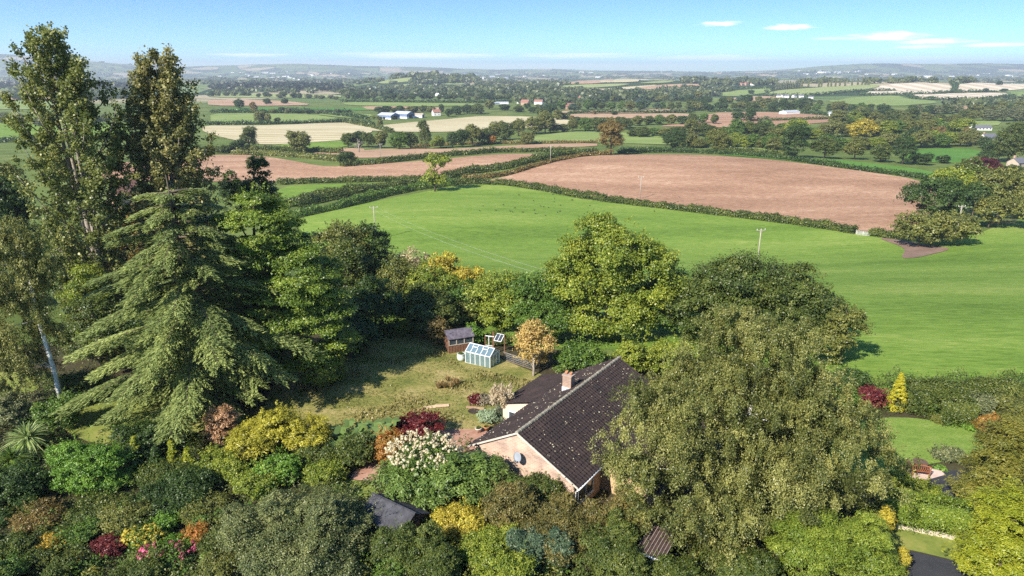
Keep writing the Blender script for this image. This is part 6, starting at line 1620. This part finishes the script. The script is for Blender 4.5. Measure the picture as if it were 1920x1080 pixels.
def pot(name, lab, px, py, prof, mat, plant=None):
    b = G(px, py); v, f = lathe(prof, 18); root = thing(name, lab, 'pot', b + Vector((0, 0, .03)))
    link('bowl', pymesh('bowl', v, f, True), mat, root)
    sp = Soup(); zt = max(p[1] for p in prof); rr = max(p[0] for p in prof)
    P = rng.normal(size=(160, 3)) * np.array([rr * .28, rr * .28, .06]) + np.array([0, 0, zt]); sp.add(leaf_quads(P, unit(160) + np.array([0, 0, .6]), .16, .6), rng.random(160)); link('plant', sp.mesh('plant'), FM[plant or 'oak'], root)
pot('planter', 'round pale tub standing left of the greenhouse', 865, 676, [(0, 0), (.30, 0), (.42, .2), (.44, .5), (.40, .72), (.43, .76), (.37, .76), (.35, .55), (0, .5)], solid('pale_glaze', (.62, .68, .62), .4, .1))
pot('plant_pot', 'pale stone pot at the edge of the brick terrace', 897, 812, [(0, 0), (.17, 0), (.24, .36), (.28, .38), (.28, .45), (.22, .45), (.2, .34), (0, .32)], solid('pale_stone', (.62, .52, .44), .8, .15, 6))
pot('plant_pot', 'orange terracotta pot beside the bungalow eave', 912, 808, [(0, 0), (.15, 0), (.22, .3), (.25, .32), (.25, .38), (.2, .38), (.18, .28), (0, .27)], TERRA)
def plank():
    a, b = G(792, 766), G(842, 762); d = b - a; m = Boxes(); m.bar((0, 0, .09), (d.x * .5, d.y * .5, .1), .42, .05); m.bar((d.x * .48, d.y * .48, .15), (d.x, d.y, .12), .45, .05)
    tag(link('timber_boards', m.mesh('timber_boards'), solid('fresh_timber', (.58, .42, .27), .8, .15, 3), None, a), 'pale timber boards lying on the garden lawn', 'boards')
    b = G(888, 772); v, f = lathe([(0, .0), (.48, 0), (.48, .06), (.42, .075), (0, .08)], 18); root = thing('drain_cover', 'dark round drain cover on the lawn near the pampas', 'drain cover', b + Vector((0, 0, .04)))
    link('lid', pymesh('lid', v, f), DARKW, root)
    b = G(887, 765); m = Boxes(); m.bar((-.6, 0, .1), (1.0, -.3, .1), .25, .14); tag(link('edging_log', m.mesh('edging_log', .02), solid('edging_timber', (.36, .24, .15), .9, .2, 3), None, b), 'short timber edging below the crimson shrub', 'edging')
plank()

# --- pampas, cabbage palms, banana, ornamental grasses
def pampas():
    b = G(930, 790); b = onz(b.x + .3, b.y + .6); root = thing('pampas_grass', 'pampas grass with cream plumes beside the bungalow roof', 'pampas grass', b)
    sp = Soup(); blades(sp, (0, 0, .05), 420, 1.9, .05, 35, 82, .55, tint=(0, .8)); link('foliage', sp.mesh('foliage'), FM['bluegrey'], root)
    sp = Soup(); st = Tubes()
    for k in range(26):
        a = random.uniform(0, 6.28); q = random.uniform(.15, 1.15); h = random.uniform(1.7, 2.7); tip = np.array([math.cos(a) * q, math.sin(a) * q, h]); st.add([(tip[0] * .2, tip[1] * .2, .2), tuple(tip)], [.015, .01], 4)
        n = 110; u = rng.random(n); ax = nrm((tip * np.array([.6, .6, 1]))[None])[0]
        P = tip + ax * ((u - .5) * 1.0)[:, None] + rng.normal(size=(n, 3)) * (.13 * np.sin(np.pi * (u * .85 + .1)))[:, None]
        sp.add(leaf_quads(P, unit(n), .22, .35, ax + unit(n) * .5 + np.array([0, 0, -.2])), .4 * random.random() + .6 * rng.random(n))
    link('plumes', sp.mesh('plumes'), FM['plume'], root); link('stem', st.mesh('stem'), BARK_P, root)
FM['plume'] = foliage('plume', [(.42, .32, .18), (.60, .49, .32), (.74, .64, .46)])
pampas()
def palm(lab, px, py, d, n, ln, pal):
    c = at(px, py, d); zb = float(hgt(c.x, c.y)); root = thing('cabbage_palm', lab, 'cabbage palm', (c.x, c.y, zb)); h = c.z - zb
    sp = Soup(); blades(sp, (0, 0, h), n, ln, .115, -25, 88, .38, tint=(.1, 1)); link('crown', sp.mesh('crown'), FM[pal], root)
    t = Tubes(); t.add([(0, 0, -.2), (.08, 0, h * .5), (0, 0, h)], [.16, .13, .11], 8); link('trunk', t.mesh('trunk'), BARK, root)
palm('larger spiky cabbage palm at the left edge', 52, 822, 46.5, 260, 2.1, 'spike')
palm('smaller darker cabbage palm below the large spiky one', 22, 862, 44, 200, 1.7, 'mid')
def fan_leaf(sp_v, sp_f, c, az, el, size):
    """one big lobed leaf on a stalk"""
    b = len(sp_v); n = 18; h = Vector((math.cos(az), math.sin(az), 0)); s = Vector((-math.sin(az), math.cos(az), 0)); u = (h * math.cos(el) + Vector((0, 0, math.sin(el)))); nn = s.cross(u).normalized()
    sp_v.append(c)
    for k in range(n + 1):
        a = -2.5 + 5.0 * k / n; r = size * (1 if k % 3 else .68) * (.72 + .28 * math.cos(a))
        sp_v.append(c + u * (math.cos(a) * r) + s * (math.sin(a) * r * .95) + nn * (.10 * size * math.cos(3 * a) - .12 * r * r / size))
    for k in range(n): sp_f.append((b, b + 1 + k, b + 2 + k))
def gunnera():
    b = G(690, 850); root = thing('giant_rhubarb', 'plant with huge green fan leaves beside the red maple', 'giant rhubarb', b); v = []; f = []; st = Tubes()
    for px, py, sz, dd in [(640, 800, .85, 46.5), (655, 788, .6, 47), (630, 828, .8, 45.5), (672, 806, .7, 46.5), (700, 792, 1.0, 47.5), (718, 800, 1.0, 47), (735, 786, .9, 48), (695, 815, .8, 46), (668, 830, .9, 45.3), (712, 822, .7, 46), (650, 815, .8, 46), (680, 795, .7, 47)]:
        c = at(px, py, dd) - b; az = math.atan2(-1, random.uniform(-.8, .8))
        st.add([(c.x * .25, c.y * .25, 0), (c.x * .6, c.y * .6, c.z * .6), tuple(c)], [.06, .05, .035], 5); fan_leaf(v, f, c, az, random.uniform(-.75, -.2), sz * 1.15)
    m, nt, N, L = new_mat('fan_leaf'); out = N.new('ShaderNodeOutputMaterial'); d = N.new('ShaderNodeBsdfPrincipled'); d.inputs['Base Color'].default_value = (.14, .21, .055, 1); d.inputs['Roughness'].default_value = .45
    t = N.new('ShaderNodeBsdfTranslucent'); t.inputs[0].default_value = (.15, .26, .05, 1); mx = N.new('ShaderNodeMixShader'); mx.inputs[0].default_value = .3; L.new(d.outputs[0], mx.inputs[1]); L.new(t.outputs[0], mx.inputs[2]); L.new(mx.outputs[0], out.inputs[0])
    link('leaves', pymesh('leaves', v, f), m, root); link('stem', st.mesh('stem'), FM['fern'], root)
gunnera()
def grass_clump(name, lab, px, py, n, ln, pal, e0=40, e1=85, dr=.7, w=.05):
    b = G(px, py); sp = Soup(); blades(sp, (0, 0, .02), n, ln, w, e0, e1, dr); tag(link(name, sp.mesh(name), FM[pal], None, b), lab, 'grass clump')
grass_clump('ornamental_grass', 'pale striped grass clump at the bottom left', 168, 1075, 160, 1.1, 'lemon')
for k in range(7):
    b = G(822 + 6 * k, 724 + random.uniform(-6, 6)); sp = Soup(); blades(sp, (0, 0, .02), 150, .9, .06, 55, 89, .15); tag(link('dry_grass', sp.mesh('dry_grass'), FM['straw'], None, b), 'straw coloured clump of dead grass on the garden lawn', 'grass clump', 'dead grass on the lawn')

# --- bench, chair and table on the patio
TEAK = solid('teak', (.30, .11, .05), .6, .25, 5); TEAKD = solid('weathered_teak', (.13, .085, .06), .7, .2, 5)
def seat(name, lab, cat, px, py, rz, w, mat):
    b = G(px, py); root = thing(name, lab, cat, b + Vector((0, 0, .09)), rz); hx = w / 2
    m = Boxes()
    for k in range(5): m.box(-hx, -.25 + k * .1, .42, hx, -.17 + k * .1, .45)
    link('seat', m.mesh('seat'), mat, root); m = Boxes(); n = int(w / .12)
    for k in range(n + 1):
        x = -hx + w * k / n; m.bar((x, .27, .45), (x, .34, .88 + .12 * math.cos(x / hx * 1.4)), .06, .025)
    for k in range(8):
        x0, x1 = -hx + w * k / 8, -hx + w * (k + 1) / 8; m.bar((x0, .345, .90 + .12 * math.cos(x0 / hx * 1.4)), (x1, .345, .90 + .12 * math.cos(x1 / hx * 1.4)), .05, .08)
    link('backrest', m.mesh('backrest'), mat, root)
    for x in (-hx + .03, hx - .03):
        for y in (-.24, .28): q = Boxes(); q.bar((x, y, 0), (x, y, .64), .065); link('leg', q.mesh('leg'), mat, root)
        q = Boxes(); q.bar((x, -.28, .66), (x, .32, .66), .08, .04); link('armrest', q.mesh('armrest'), mat, root)
seat('garden_bench', 'reddish wooden bench with curved back on the little patio', 'bench', 1723, 893, R(165), 1.15, TEAK)
seat('garden_chair', 'dark weathered wooden armchair left of the red bench', 'chair', 1709, 888, R(80), .6, TEAKD)
def table():
    b = G(1722, 884); root = thing('garden_table', 'small round wooden table behind the red bench', 'table', b + Vector((0, 0, .09))); v, f = lathe([(0, .70), (.5, .70), (.52, .72), (.5, .74), (0, .74)], 20); link('table_top', pymesh('table_top', v, f), TEAKD, root)
    for k in range(4):
        a = k * 1.57 + .6; q = Boxes(); q.bar((math.cos(a) * .4, math.sin(a) * .4, 0), (math.cos(a) * .3, math.sin(a) * .3, .70), .06); link('leg', q.mesh('leg'), TEAKD, root)
table()
def stone_edge():
    a, c = G(1662, 984), G(1822, 1016); d = c - a; m = Boxes(); n = 40
    for k in range(n):
        t = (k + random.uniform(.1, .9)) / n; x, y = d.x * t, d.y * t; s = random.uniform(.12, .22); m.box(x - s, y - .15 - s * .5, -.05, x + s, y - .15 + s * .6, random.uniform(.12, .3))
    tag(link('stone_wall', m.mesh('stone_wall', .02), solid('pale_rubble', (.55, .48, .38), .9, .25, 3), None, a), 'low pale rubble wall at the foot of the clipped hedge', 'wall')
stone_edge()
def lean_to():
    c = Vector((8.5, 33.6, 0)); root = thing('lean_to', 'brown ribbed lean-to roof at the bottom under the birch', 'lean-to', c, R(-34.7)); m = Boxes()
    m.quad((-.85, -1.1, 1.5), (.85, -1.1, 1.5), (.85, 1.1, 1.95), (-.85, 1.1, 1.95), .03); rf = link('roof', m.mesh('roof'), solid('brown_sheet', (.05, .03, .026), .6, .3, 3), root)
    for k in range(9):
        x = -.82 + .205 * k; q = Boxes(); q.bar((x, -1.12, 1.525), (x, 1.1, 1.975), .03, .03); link('batten', q.mesh('batten'), solid('pale_batten', (.26, .22, .19), .8) if k == 0 else bpy.data.materials['pale_batten'], rf)
    for x in (-.8, .8):
        for y, z in ((-1.0, 1.48), (1.0, 1.9)): q = Boxes(); q.bar((x, y, 0), (x, y, z), .09); link('post', q.mesh('post'), DARKW, root)
    q = Boxes(); q.bar((-.9, -1.16, 1.48), (.9, -1.16, 1.48), .07, .09); link('gutter', q.mesh('gutter'), UPVC, root)
lean_to()
